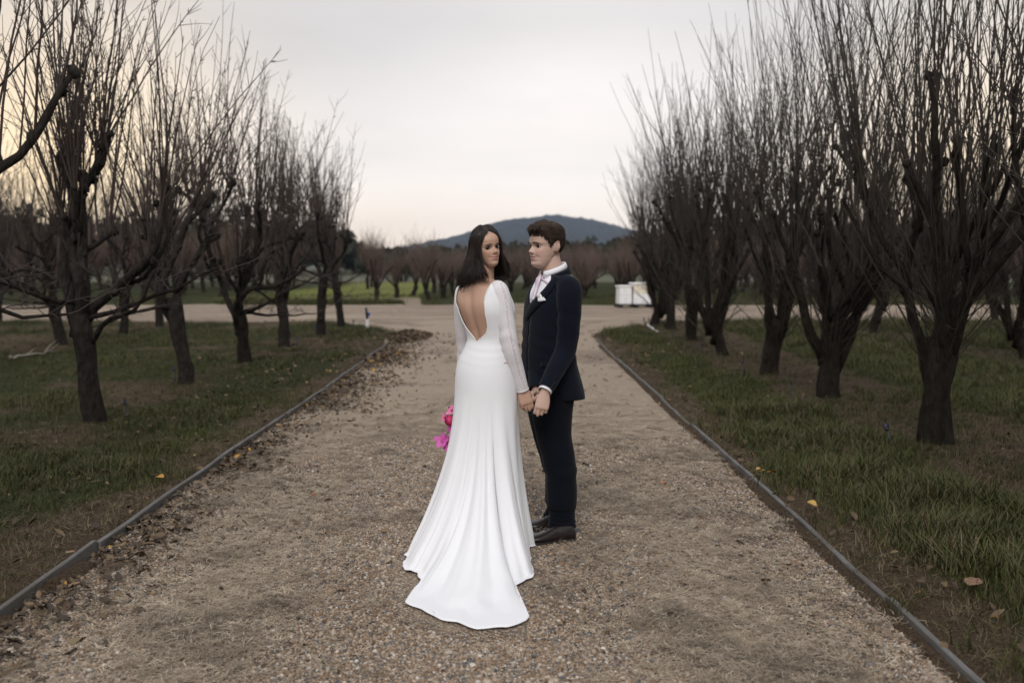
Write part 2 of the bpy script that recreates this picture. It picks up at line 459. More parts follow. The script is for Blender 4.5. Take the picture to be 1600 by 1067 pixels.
# --- timber edging, board by board
m = MT('weathered_timber'); pos = m.co(); gr = m.noise(m.map(pos, (1, 14, 14)), 3, 6, .7)
c = m.ramp(gr, [(.3, (.060, .058, .057)), (.55, (.125, .12, .115)), (.75, (.20, .19, .178))])
c = m.mix(m.ramp(m.noise(m.geo(), 2.3, 4), [(.42, 0.), (.62, .75)]), c, (.065, .052, .04))
c = m.mix(m.math('MULTIPLY', m.objrand(), .35), c, (.1, .095, .09))
m.set(Base_Color=c, Roughness=.85); m.bump(gr, .5, .006); M_TIMBER = m.m
def edging(path, label, side):
    d = np.concatenate([[0], np.cumsum(np.linalg.norm(np.diff(path, axis=0), axis=1))])
    root = empty('timber_edging', (path[1, 0], path[1, 1], 0)); tag(root, label, 'edging')
    s = 3.2; k = 0; r = np.random.default_rng(5 + side)
    while s < d[-1] - .1:
        ln = min(r.uniform(1.5, 2.6), d[-1] - s)
        a = np.array([np.interp(s, d, path[:, i]) for i in (0, 1)]); b = np.array([np.interp(s + ln, d, path[:, i]) for i in (0, 1)])
        a = a + r.normal(0, .008, 2); b = b + r.normal(0, .008, 2)
        L_ = np.linalg.norm(b - a); t = (b - a) / L_; h = r.uniform(.046, .062)
        mb = MB(); sec = [(-.015, -.12), (-.015, h - .004), (-.011, h), (.011, h), (.015, h - .004), (.015, -.12)]
        st_ = np.linspace(-L_ / 2 + .003, L_ / 2 - .003, 7)
        wob = r.normal(0, .003, 7); wz = r.normal(0, .003, 7)
        mb.loft([[(x_, yy + wob[i], zz + (wz[i] if zz > 0 else 0)) for yy, zz in sec] for i, x_ in enumerate(st_)])
        o = mb.build('board', M_TIMBER, root, smooth=False)
        c_ = (a + b) / 2 - path[1]
        o.location = (c_[0], c_[1], r.normal(0, .004)); o.rotation_euler = (r.normal(0, .05), r.normal(0, .006), math.atan2(t[1], t[0]))
        s += ln + r.uniform(.002, .02); k += 1
edging(LE, 'grey weathered timber edging with fallen leaves heaped along the gravel', 0)
edging(RE, 'grey weathered timber edging bordering the thick green grass strip', 1)

# ================================================================== GROUND COVER
def blade_mesh(name, n, h, spread, w, seed, droop=.5, lean=.5):
    r = np.random.default_rng(seed); mb = MB()
    for i in range(n):
        a = r.uniform(0, 2 * math.pi); d = np.array([math.cos(a), math.sin(a), 0]); s_ = np.array([-d[1], d[0], 0])
        b = np.array([*(r.normal(0, spread, 2)), -.01]); hh = h * r.uniform(.55, 1.1); ww = w * r.uniform(.7, 1.3)
        k = lean * r.uniform(.2, 1); pts = []
        for t in (0, .45, .8, 1.0):
            pts.append(b + d * hh * (k * t + droop * k * t * t) + np.array([0, 0, hh * (t - droop * .45 * k * t * t)]))
        v = []
        for t, p in zip((1, .85, .55), pts[:3]): v += [p - s_ * ww * t / 2, p + s_ * ww * t / 2]
        v.append(pts[3]); mb.add(v, [(0, 1, 3, 2), (2, 3, 5, 4), (4, 5, 6)])
    return mb.mesh(name)
m = MT('grass_blades'); cc = m.attr('col', 'INSTANCER')
c = m.ramp(cc, [(0, (.15, .108, .063)), (.3, (.10, .078, .041)), (.5, (.056, .056, .018)), (.75, (.044, .051, .014)), (1, (.070, .077, .020))])
m.set(Base_Color=c, Roughness=.6); m.b.inputs['Specular IOR Level'].default_value = .2
m.b.inputs['Transmission Weight'].default_value = 0
M_GRASS = m.m
tufts = [blade_mesh('tuft_a', 16, .085, .035, .0042, 1), blade_mesh('tuft_b', 18, .065, .045, .004, 2), blade_mesh('tuft_c', 12, .12, .025, .005, 3, .7, .8),
         blade_mesh('tuft_dry', 14, .045, .055, .0035, 4, .9, 1.6)]
def grass(name, x0, x1, y0, y1, dens, seed):
    r = np.random.default_rng(seed); n = int((x1 - x0) * (y1 - y0) * dens)
    x = r.uniform(x0, x1, n); y = y0 + (y1 - y0) * r.uniform(0, 1, n)
    keep = ~on_gravel(x, y, .03) & (np.abs(x) < .56 * y + 1.0)
    dist = y
    keep &= r.uniform(0, 1, n) < np.clip(9.0 / np.maximum(dist, 1), .12, 1)
    x, y = x[keep], y[keep]; g = green_mask(x, y); n = len(x)
    u = r.uniform(0, 1, n)
    dry = u > g * 1.15
    keep = ~dry | (r.uniform(0, 1, n) < .55)
    x, y, g, dry = x[keep], y[keep], g[keep], dry[keep]; n = len(x)
    var = np.where(dry, 3, np.where(g > .8, r.choice([0, 2], n), r.choice([0, 1, 1], n)))
    col = np.where(dry, r.uniform(0, .38, n), np.clip(.42 + .45 * fbm(x * .8, y * .8, 71) + r.normal(0, .2, n), .15, 1))
    hs = np.where(x > 0, .95, .62) * (.35 + 1.15 * fbm(x * 1.7, y * 1.7, 81) ** 1.5 * 1.6)
    scl = np.where(dry, r.uniform(.6, 1.2, n), hs * r.uniform(.7, 1.3, n)) * np.clip(y / 14, 1, 1.7)
    rot = np.stack([r.normal(0, .12, n), r.normal(0, .12, n), r.uniform(0, 6.28, n)], 1)
    z = np.where(y > ROAD_Y1 - 1, .01, gh(x, y))
    return x, y, z, rot, scl, col, var
parts_ = [grass('g', -9, 9, 3.2, 12, 420, 1), grass('g', -16, 18, 12, 29, 190, 2), grass('g', -20, 20, 38, 52, 60, 3)]
r = np.random.default_rng(77); n = 1300
a = r.uniform(0, 6.28, n); q = np.sqrt(r.uniform(0, 1, n))
parts_.append((-8.2 + 3.8 * q * np.cos(a), 40.3 + 1.6 * q * np.sin(a), np.full(n, .02), np.stack([r.normal(0, .1, n), r.normal(0, .1, n), a * 7], 1), r.uniform(1.6, 3, n), r.uniform(.5, 1, n), r.integers(0, 3, n)))
cat = [np.concatenate([p_[i] for p_ in parts_]) for i in range(7)]
tag(scatter('grass', np.stack(cat[:3], 1), cat[3], cat[4], cat[5], cat[6], tufts, M_GRASS), 'grass growing green and dry between the tree rows', 'grass', kind='stuff')

TRAIN0 = np.array([G(u, v)[:2] for u, v in ((630, 896), (645, 948), (700, 975), (742, 990), (800, 986), (818, 972), (806, 930), (831, 908), (812, 862), (826, 850), (815, 825), (740, 815), (670, 830))])
TRAIN = TRAIN0.mean(0) + (TRAIN0 - TRAIN0.mean(0)) * 1.18
def under_gown(x, y):
    ins = np.zeros(np.shape(x), bool); n_ = len(TRAIN)
    for i in range(n_):
        (x1, y1), (x2, y2) = TRAIN[i], TRAIN[(i + 1) % n_]
        ins ^= ((y1 > y) != (y2 > y)) & (x < (x2 - x1) * (y - y1) / (y2 - y1 + 1e-12) + x1)
    return ins
# dry clippings lying on the gravel, in windrows
m = MT('dry_clippings'); cc = m.attr('col', 'INSTANCER')
m.set(Base_Color=m.ramp(cc, [(0, (.06, .046, .033)), (.35, (.20, .155, .105)), (.75, (.42, .34, .25)), (1, (.56, .47, .36))]), Roughness=.8); M_STRAW = m.m
def straw_mesh(seed):
    r = np.random.default_rng(seed); mb = MB()
    for i in range(12):
        a = r.uniform(0, 6.28); L_ = r.uniform(.03, .08); b = np.array([*r.normal(0, .03, 2), r.uniform(.001, .012)])
        d = np.array([math.cos(a), math.sin(a), r.normal(0, .12)]); s_ = np.array([-d[1], d[0], 0]) * .0011
        bend = np.array([-d[1], d[0], .15]) * L_ * r.normal(0, .18)
        p = [b, b + d * L_ * .5 + bend, b + d * L_]
        mb.add([p[0] - s_, p[0] + s_, p[1] - s_, p[1] + s_, p[2]], [(0, 1, 3, 2), (2, 3, 4)])
    return mb.mesh('clipping')
r = np.random.default_rng(12); n = 60000
y = 3.2 + 9.8 * r.uniform(0, 1, n) ** 1.3; x = xl(y) + (xr(y) - xl(y)) * r.uniform(.03, .99, n)
clump = fbm(x * 2.6, y * 1.9, 91)
s_ = straw_mask(x, y) * .6 + .40 * sstep(.60, .70, clump)
k = (r.uniform(0, 1, n) < (s_ * .9 + .015) * sstep(13.5, 6.5, y)) & ~under_gown(x, y)
x, y, clump = x[k], y[k], clump[k]; n = len(x)
heap = sstep(.55, .7, clump)
tag(scatter('dry_clippings', np.stack([x, y, dz(x, y) + .003 + heap * r.uniform(0, .03, n)], 1), np.stack([r.normal(0, .1, n), r.normal(0, .1, n), r.uniform(0, 6.28, n)], 1),
            r.uniform(.6, 1.15, n), np.clip(r.normal(.62, .2, n) - .35 * heap * r.uniform(0, 1, n), 0, 1), r.integers(0, 3, n), [straw_mesh(i) for i in (1, 2, 3)], M_STRAW),
    'dry grass clippings strewn in windrows over the gravel', 'clippings', kind='stuff')

# loose pebbles on the near gravel
m = MT('pebble'); cc = m.attr('col', 'INSTANCER')
m.set(Base_Color=m.ramp(cc, [(0, (.12, .11, .105)), (.08, (.07, .072, .08)), (.18, (.19, .12, .07)), (.4, (.26, .185, .125)), (.58, (.32, .245, .18)), (.75, (.39, .32, .25)), (.88, (.25, .17, .105)), (.96, (.52, .47, .41)), (1, (.2, .195, .2))], 'CONSTANT'), Roughness=.6); M_PEB = m.m
def pebble(seed):
    r = np.random.default_rng(seed); mb = MB(); mb.ball((0, 0, 0), (.0062, .0048, .0034), 6, 4)
    v = mb.v[0]
    for i in range(len(mb.v)): mb.v[i] = mb.v[i] * r.uniform(.8, 1.2, (len(mb.v[i]), 1))
    return mb.mesh('pebble')
r = np.random.default_rng(22); n = 300000
y = 3.3 + 5.5 * r.uniform(0, 1, n) ** 1.5; x = xl(y) + (xr(y) - xl(y)) * r.uniform(.01, .99, n)
k = (np.abs(x) < .55 * y + .2) & ~under_gown(x, y) & (r.uniform(0, 1, n) > .75 * straw_mask(x, y)) & (r.uniform(0, 1, n) < .35 + .65 * sstep(.3, .6, fbm(x * 1.1, y * 1.1, 101)))
x, y = x[k], y[k]; n = len(x)
tag(scatter('gravel', np.stack([x, y, dz(x, y) + .002], 1), np.stack([r.normal(0, .3, n), r.normal(0, .3, n), r.uniform(0, 6.28, n)], 1), r.lognormal(0, .36, n) * 1.05, r.uniform(0, 1, n), r.integers(0, 3, n), [pebble(i) for i in (1, 2, 3)], M_PEB),
    'small tan and grey pebbles loose on the drive', 'gravel', kind='stuff')

# fallen leaves
m = MT('dead_leaf'); cc = m.attr('col', 'INSTANCER'); nn = m.noise(m.co(), 40, 4)
c = m.ramp(cc, [(0, (.035, .024, .015)), (.35, (.085, .052, .026)), (.6, (.16, .105, .05)), (.8, (.26, .18, .10)), (.9, (.42, .21, .03)), (.96, (.50, .30, .05)), (1, (.30, .06, .02))])
m.set(Base_Color=m.mix(nn, c, m.mix(1., c, (.5, .45, .4), 'MULTIPLY')), Roughness=.7); M_LEAF = m.m
def leaf_mesh(seed, L_=.07, w=.04):
    r = np.random.default_rng(seed); mb = MB(); t = np.linspace(0, 1, 7); rows = []
    cup = r.uniform(-.6, .9); curl = r.uniform(.2, 1.3)
    for ti in t:
        hw = w / 2 * (math.sin(math.pi * min(1, ti * .93 + .04)) ** .8) + .0006
        zc = .012 * math.sin(ti * 3 * curl) + .004
        rows.append([((ti - .5) * L_, s * hw, zc + cup * .012 * abs(s) + r.normal(0, .0012)) for s in (-1, -.5, 0, .5, 1)])
    mb.grid(rows); return mb.mesh('leaf')
leaves = [leaf_mesh(i, .05 + .008 * i, .028 + .004 * i) for i in range(5)]
r = np.random.default_rng(32); n = 7000
y = 3.6 + 18.5 * r.uniform(0, 1, n) ** 1.15
off = np.abs(r.normal(0, .22, n)) * (1 + .6 * (y > 9)); x = xl(y) + .03 + off
k = r.uniform(0, 1, n) < sstep(.35, .6, fbm(y * .9, y * 0 + 3, 111)) * .75 + .25
A_ = [x[k], y[k]]
n = 1300; y2 = 3.6 + 20 * r.uniform(0, 1, n); x2 = np.where(r.uniform(0, 1, n) < .72, xl(y2) - np.abs(r.normal(0, 1.3, n)), xr(y2) + r.exponential(1.0, n))
n = 420; y3 = 4 + 18 * r.uniform(0, 1, n); x3 = xl(y3) + (xr(y3) - xl(y3)) * r.uniform(0, 1, n) ** 1.4
n = 1500; a = r.uniform(0, 6.28, n); q = np.sqrt(r.uniform(0, 1, n)); mc = G(640, 531)
x4 = mc[0] + q * np.cos(a) * .45; y4 = mc[1] + q * np.sin(a) * 1.6
n = 16000; y5 = 3.4 + 19 * r.uniform(0, 1, n) ** 1.3; w5 = r.uniform(.02, .99, n); x5 = xl(y5) + (xr(y5) - xl(y5)) * w5
k = r.uniform(0, 1, n) < sstep(.54, .66, fbm(x5 * 2.2, y5 * 1.5, 121)) * (.25 + .75 * np.maximum(np.exp(-((w5 - .17) / .17) ** 2), np.exp(-((w5 - .83) / .17) ** 2)))
x5, y5 = x5[k], y5[k]; NCR = len(x5)
n = 5200; y6 = 3.4 + 4.2 * r.uniform(0, 1, n); x6 = np.where(r.uniform(0, 1, n) < .65, xl(y6) + .02 + np.abs(r.normal(0, .55, n)), xr(y6) - .02 - np.abs(r.normal(0, .35, n)))  # dark leaf litter at the near edges, thickened to darken the lower corners
k = r.uniform(0, 1, n) < .25 + .75 * sstep(.40, .60, fbm(x6 * 1.8, y6 * 1.8, 131)); x5, y5 = np.concatenate([x5, x6[k]]), np.concatenate([y5, y6[k]]); NCR = len(x5)
x = np.concatenate([x5, A_[0], x2, x3, x4]); y = np.concatenate([y5, A_[1], y2, y3, y4]); crumb = np.arange(len(x)) < NCR; k = ~under_gown(x, y); x, y, crumb = x[k], y[k], crumb[k]; n = len(x)
MOUND = lambda x, y: .16 * np.exp(-((x - mc[0]) / .4) ** 2 - ((y - mc[1]) / 1.3) ** 2)
z = np.where(on_gravel(x, y), dz(x, y), gh(x, y) + .015) + .006 + MOUND(x, y) + np.where((x - xl(y) > 0) & (x - xl(y) < .35), r.uniform(0, .025, n), 0)
near_edge = np.abs(x - xl(y)) < .5
col = np.where(near_edge, np.clip(r.beta(1.2, 2.2, n) * .9, 0, 1), r.beta(2.0, 2.2, n) * .9)
col = np.where(r.uniform(0, 1, n) < .012, r.uniform(.88, 1, n), col)
col = np.where(crumb, r.uniform(0, .4, n), col)
tag(scatter('fallen_leaves', np.stack([x, y, z], 1), np.stack([r.normal(0, .35, n), r.normal(0, .35, n), r.uniform(0, 6.28, n)], 1), np.where(crumb, r.uniform(.12, .42, n), r.uniform(.40, .95, n)) * np.clip(y / 12, 1, 1.3), col, r.integers(0, 5, n), leaves, M_LEAF),
    'brown and yellow fallen leaves drifted against the timber edging', 'leaves', kind='stuff')
mb = MB(); A = []
for q in np.linspace(1, .02, 8):
    a = np.linspace(0, 6.283, 28, endpoint=False); xx = mc[0] + q * .6 * np.cos(a); yy = mc[1] + q * 2.0 * np.sin(a)
    A.append(np.stack([xx, yy, dz(xx, yy) + MOUND(xx, yy) - .012 + .02 * (fbm(xx * 4, yy * 4, 3) - .5)], 1))
mb.loft(A, cap0=False); me = mb.mesh('leaf_mound'); attr(me, 'straw', [1.] * len(me.vertices))
tag(link('leaf_mound', me, M_GRAVEL), 'low mound of gravel and dead leaves at the end of the edging', 'mound')

# single leaves that stand out
def single_leaf(u, v, col_, size, label, seed):
    p = G(u, v, .05); me = leaf_mesh(seed, .075 * size, .05 * size)
    m = MT('leaf_colour'); nn = m.noise(m.co(), 60, 4)
    m.set(Base_Color=m.mix(nn, col_, tuple(c * .45 for c in col_)), Roughness=.7)
    o = link('fallen_leaf', me, m.m); z = float(dz(p[0], p[1]) if on_gravel(p[0], p[1]) else gh(p[0], p[1]) + .045)
    o.location = (p[0], p[1], z + .006); o.rotation_euler = (.3 * math.sin(seed), .25 * math.cos(seed * 3), seed * 1.7)
    tag(o, label, 'leaf', 'single fallen leaves')
single_leaf(1190, 744, (.55, .30, .05), 1.0, 'yellow leaf on the grass beside the right timber edging', 3)
single_leaf(1206, 748, (.45, .2, .03), 1.0, 'orange leaf lying next to a yellow leaf by the edging', 4)
single_leaf(1268, 799, (.55, .34, .08), .9, 'lone yellow leaf on bare earth by the right edging', 5)
single_leaf(1520, 922, (.24, .13, .075), 1.5, 'large dull brown leaf caught in the thick green grass', 6)
single_leaf(250, 752, (.5, .24, .04), 1.1, 'orange leaf in the dry grass beside the leafy edging', 7)
single_leaf(1036, 748, (.42, .19, .09), .9, 'tan pink curled leaf lying out on the gravel', 8)
single_leaf(1092, 791, (.55, .53, .5), .9, 'pale grey leaf on the dry clippings heap', 9)
single_leaf(1083, 678, (.42, .22, .12), 1.1, 'tan leaf against the inner face of the edging', 10)
single_leaf(534, 911, (.2, .085, .03), .9, 'long rust brown leaf on the open gravel', 11)
single_leaf(118, 985, (.22, .16, .08), 1.2, 'olive brown leaf on the litter by the leafy edging', 12)
single_leaf(172, 1060, (.26, .16, .09), 1.0, 'light brown leaf lying flat on the straw', 13)
single_leaf(224, 680, (.45, .25, .04), 1.0, 'amber leaf in the grass near a black sprinkler', 14)
single_leaf(1186, 742, (.5, .27, .1), .8, 'small tan leaf beside the bright yellow leaf', 15)

# ================================================================== THE ORCHARD TREES
def bark_mat(name, lo, hi, moss=None, sc=18):
    m = MT(name); pos = m.co(); st = m.noise(m.map(pos, (1, 1, .35)), sc, 6, .7); bl = m.noise(pos, 4, 4)
    c = m.ramp(st, [(.3, lo), (.7, hi)])
    if moss: c = m.mix(m.ramp(bl, [(.52, 0.), (.72, .6)]), c, moss)
    m.set(Base_Color=c, Roughness=.9); m.b.inputs['Specular IOR Level'].default_value = .15
    m.bump(m.math('ADD', st, m.math('MULTIPLY', m.voro(m.map(pos, (1, 1, .4)), 26), .8)), 1.0, .03); return m.m
M_BARK = bark_mat('bark', (.007, .0055, .004), (.032, .024, .018), (.034, .031, .023))
M_BARK2 = bark_mat('bark_grey', (.008, .0065, .0055), (.036, .029, .024), (.05, .046, .039))
m = MT('shoot_bark'); n_ = m.noise(m.co(), 3, 3)
m.set(Base_Color=m.ramp(n_, [(.3, (.022, .013, .010)), (.7, (.055, .034, .025))]), Roughness=.65); M_SHOOT = m.m
m = MT('shoot_bark_dark'); n_ = m.noise(m.co(), 3, 3)
m.set(Base_Color=m.ramp(n_, [(.3, (.020, .014, .010)), (.7, (.052, .037, .026))]), Roughness=.65); M_SHOOT2 = m.m
m = MT('far_shoot_bark'); n_ = m.noise(m.co(), 2, 3); rr = m.objrand()
c = m.ramp(n_, [(.3, (.075, .047, .039)), (.7, (.135, .088, .070))])
m.set(Base_Color=m.mix(m.math('MULTIPLY', rr, .5), c, (.12, .085, .06)), Roughness=.75); M_FARSHOOT = m.m

UP = np.array([0, 0, 1.])
def unit(v): return v / (np.linalg.norm(v) + 1e-12)
def wander(r, p, d, L_, n, jit, up=0.0, grav=None):
    """a crooked path from p along d; up bends it skyward"""
    pts = [np.array(p, float)]; d = unit(np.array(d, float)); st = L_ / (n - 1)
    for i in range(n - 1):
        d = unit(d + r.normal(0, jit, 3) + UP * up)
        pts.append(pts[-1] + d * st)
    return np.array(pts)
def knob(mb, r, p, rad):
    M_ = np.eye(3)
    k = len(mb.v); mb.ball(p, (rad * r.uniform(.7, 1.25), rad * r.uniform(.7, 1.25), rad * r.uniform(.7, 1.3)), 7, 5, M_)
    for i in range(k, len(mb.v)): mb.v[i] = p + (mb.v[i] - p) * r.uniform(.7, 1.25, (len(mb.v[i]), 1))
def trunk_path(mb, r, h, r0, lean, sides=10):
    n = 9; pts = wander(r, (0, 0, -.12), (lean[0], lean[1], 1), h + .12, n, .05, .03)
    t = np.linspace(0, 1, n); rad = r0 * (.88 + .38 * np.exp(-t * 6) - .06 * t + .16 * np.exp(-((t - .85) / .2) ** 2)) * r.uniform(.9, 1.1, n)
    n0 = len(mb.v); mb.tube(pts, rad, sides)
    V = mb.v[-1]; ang = np.arctan2(V[:, 1] - pts[0, 1], V[:, 0] - pts[0, 0])
    k1, k2 = r.uniform(0, 6, 2)
    s = 1 + .13 * np.sin(3 * ang + k1 + V[:, 2] * 3) + .08 * np.sin(5 * ang + k2 - V[:, 2] * 5)
    ctr = np.repeat(pts, sides, 0)
    mb.v[-1] = ctr + (V - ctr) * s[:, None]
    for q in range(r.integers(1, 4)):
        i = r.integers(2, n); a = r.uniform(0, 6.28)
        knob(mb, r, pts[i] + np.array([math.cos(a), math.sin(a), 0]) * rad[i] * .75, r0 * r.uniform(.32, .5))
    return pts, rad
def shoot(mb, r, p, d, L_, rad, twigs, tl, up=.045, sides=4, n=7, jit=.045, tw_ang=.5, tsides=3, spur=0):
    pts = wander(r, p, d, L_, n, jit, up)
    mb.tube(pts, np.linspace(rad, max(.0022, rad * .22), n), sides, cap=False)
    for k in range(twigs):
        t = r.uniform(.12, .97); i = min(int(t * (n - 1)), n - 2); q = pts[i] + (pts[i + 1] - pts[i]) * (t * (n - 1) - i)
        dd = unit(pts[i + 1] - pts[i]); a = r.normal(0, 1, 3); a = unit(a - dd * (a @ dd))
        ln = tl * r.uniform(.35, 1.2) * (1.15 - .6 * t)
        tp = wander(r, q, dd + a * tw_ang * r.uniform(.6, 1.5), ln, 4, .07, .07)
        mb.tube(tp, np.linspace(max(.0035, rad * .36), .0017, 4), tsides, cap=False)
    for k in range(spur):
        i = r.integers(1, n - 1); dd = unit(pts[i + 1] - pts[i]); a = r.normal(0, 1, 3); a = unit(a - dd * (a @ dd))
        q = pts[i] + (pts[i + 1] - pts[i]) * r.uniform(0, 1)
        mb.tube([q, q + (a + dd * .6) * .018, q + (a + dd) * .03], [.0045, .0055, .002], 3, cap=False)
    return pts

def broom_tree(seed):
    """vase-pruned tree: short trunk, steep limbs with pruning knuckles, a tall broom of whippy shoots"""
    r = np.random.default_rng(seed); parts = []
    tk = MB(); h = r.uniform(.5, .85); r0 = r.uniform(.105, .138)
    pts, rad = trunk_path(tk, r, h, r0, r.normal(0, .07, 2)); top = pts[-1]
    parts.append(('trunk', tk, 0)); cr = MB(); n = r.integers(5, 7); az0 = r.uniform(0, 6.28)
    for i in range(n):
        lb = MB(); a = az0 + i * 6.283 / n + r.normal(0, .25); d = np.array([math.cos(a), math.sin(a), 0])
        L_ = r.uniform(1.6, 2.35); tilt = r.uniform(.10, .36)
        st = top - UP * r.uniform(.12, .42) + d * rad[-1] * .35
        lp = wander(r, st, d * tilt + UP, L_, 11, .15, .10)
        lr = (.024 + r.uniform(.034, .05) * np.linspace(1, 0, 11) ** 1.3) * r.uniform(.86, 1.16, 11)
        lb.tube(lp, lr, 7); knob(lb, r, lp[-1] - UP * .02, lr[-1] * 1.5); knob(lb, r, lp[-1] + r.normal(0, .025, 3), lr[-1] * 1.2)
        if r.random() < .6: knob(lb, r, lp[r.integers(5, 9)] + r.normal(0, .02, 3), .05)
        ends = [(lp, lr)]
        for q in range(r.integers(1, 3)):
            k = r.integers(3, 8); b = r.normal(0, 1, 3); b[2] = 0; b = unit(b + d * .5)
            sp = wander(r, lp[k], b * r.uniform(.35, .7) + UP, L_ * r.uniform(.35, .6), 7, .13, .08)
            sr = np.linspace(lr[k] * .72, .022, 7) * r.uniform(.9, 1.12, 7); lb.tube(sp, sr, 6); knob(lb, r, sp[-1], sr[-1] * 1.7)
            ends.append((sp, sr))
        parts.append(('limb', lb, 0))
        for (ep, er) in ends:
            m_ = len(ep)
            for q in range(r.integers(11, 16)):
                t = 1 - r.uniform(0, 1) ** 1.7 * .8; k = min(int(t * (m_ - 1)), m_ - 1)
                out = unit(ep[k] - top + 1e-6); out[2] = 0; b = r.normal(0, 1, 3); b[2] = 0
                dr = UP + out * r.uniform(-.05, .5) + b * .20
                ln = r.uniform(1.3, 2.9) * (1.05 if t > .7 else .85)
                shoot(cr, r, ep[k] + r.normal(0, .012, 3), dr, ln, r.uniform(.0055, .0125), r.integers(2, 5), .6, up=.018, jit=.06)
    for q in range(46):           # thin watershoots and twigs low in the bowl
        a = r.uniform(0, 6.28); d = np.array([math.cos(a), math.sin(a), 0])
        shoot(cr, r, top + d * .1 + UP * r.uniform(-.3, .5), d * r.uniform(.3, 1.1) + UP * r.uniform(.5, 1), r.uniform(.5, 1.6), .006, 4, .35, up=.05, jit=.08)
    parts.append(('crown', cr, 1)); return parts
def open_tree(seed):
    """open, crooked old tree: few gnarled limbs ending in knuckles, upright shoots with side twigs, low spreading branches"""
    r = np.random.default_rng(seed); parts = []
    tk = MB(); h = r.uniform(.65, 1.15); r0 = r.uniform(.09, .112)
    pts, rad = trunk_path(tk, r, h, r0, r.normal(0, .10, 2)); top = pts[-1]
    parts.append(('trunk', tk, 0)); cr = MB(); n = r.integers(3, 5); az0 = r.uniform(0, 6.28)
    for i in range(n):
        lb = MB(); a = az0 + i * 6.283 / n + r.normal(0, .3); d = np.array([math.cos(a), math.sin(a), 0])
        L_ = r.uniform(1.5, 2.3); tilt = r.uniform(.06, .36)
        lp = wander(r, top - UP * r.uniform(.1, .35) + d * rad[-1] * .3, d * tilt + UP, L_, 14, .19, .06)
        lr = (.026 + r.uniform(.026, .038) * np.linspace(1, 0, 14) ** 1.2) * r.uniform(.82, 1.2, 14)
        lb.tube(lp, lr, 7); knob(lb, r, lp[-1], lr[-1] * 1.9); knob(lb, r, lp[-2] + r.normal(0, .03, 3), lr[-2] * 1.6)
        for q in range(3): knob(lb, r, lp[r.integers(4, 13)] + r.normal(0, .018, 3), r.uniform(.03, .05))
        ends = [(lp, lr, 1.0)]
        for q in range(r.integers(2, 4)):
            k = r.integers(4, 10); b = r.normal(0, 1, 3); b[2] = 0; b = unit(b + d * .3)
            sp = wander(r, lp[k], b * r.uniform(.6, 1.2) + UP * .8, r.uniform(.35, .75), 7, .22, .14)
            sr = np.linspace(lr[k] * .6, .02, 7) * r.uniform(.88, 1.15, 7); lb.tube(sp, sr, 6); knob(lb, r, sp[-1], sr[-1] * 1.8)
            ends.append((sp, sr, .6))
        parts.append(('limb', lb, 0))
        for (ep, er, w) in ends:
            m_ = len(ep)
            for q in range(int(r.integers(7, 11) * (.6 + .5 * w))):
                t = 1 - r.uniform(0, 1) ** 2.2 * .55; k = min(int(t * (m_ - 1)), m_ - 1)
                out = unit(ep[k] - top + 1e-6); out[2] = 0; b = r.normal(0, 1, 3); b[2] = 0
                shoot(cr, r, ep[k], UP + out * r.uniform(0, .42) + b * .24, r.uniform(1.0, 2.5), r.uniform(.006, .012), r.integers(4, 9), .42, up=.035, tw_ang=.7, spur=4, jit=.06)
    for q in range(r.integers(3, 5)):       # low crooked fruiting branches
        lb = MB(); a = r.uniform(0, 6.28); d = np.array([math.cos(a), math.sin(a), 0])
        lp = wander(r, pts[r.integers(5, 9)] + UP * r.uniform(0, .35), d + UP * r.uniform(.1, .5), r.uniform(.9, 1.5), 9, .22, .02)
        lr = np.linspace(.03, .009, 9); lb.tube(lp, lr, 6); parts.append(('limb', lb, 0))
        for k in range(9):
            j = r.integers(2, 9); b = r.normal(0, 1, 3); b[2] = abs(b[2]) * .6
            shoot(cr, r, lp[j], unit(b) + d * .4, r.uniform(.25, .9), .005, 4, .22, up=.03, jit=.13, tw_ang=.9, n=6)
    parts.append(('crown', cr, 1)); return parts
def far_tree(seed):
    r = np.random.default_rng(seed); tk = MB(); h = r.uniform(.5, .8)
    pts, rad = trunk_path(tk, r, h, .12, r.normal(0, .05, 2), 7); top = pts[-1]; cr = MB(); n = 5
    for i in range(n):
        a = i * 6.283 / n + r.normal(0, .3); d = np.array([math.cos(a), math.sin(a), 0])
        lp = wander(r, top - UP * .08, d * r.uniform(.12, .42) + UP, r.uniform(1.2, 1.9), 6, .14, .06)
        tk.tube(lp, np.linspace(.055, .03, 6), 5)
        for q in range(36):
            k = r.integers(1, 6); b = r.normal(0, 1, 3); b[2] = 0
            shoot(cr, r, lp[k], UP + d * r.uniform(-.1, .3) + b * .22, r.uniform(.6, 1.9), .010, 3, .5, up=.02, sides=3, n=4, jit=.08)
    return [('trunk', tk, 0), ('crown', cr, 1)]

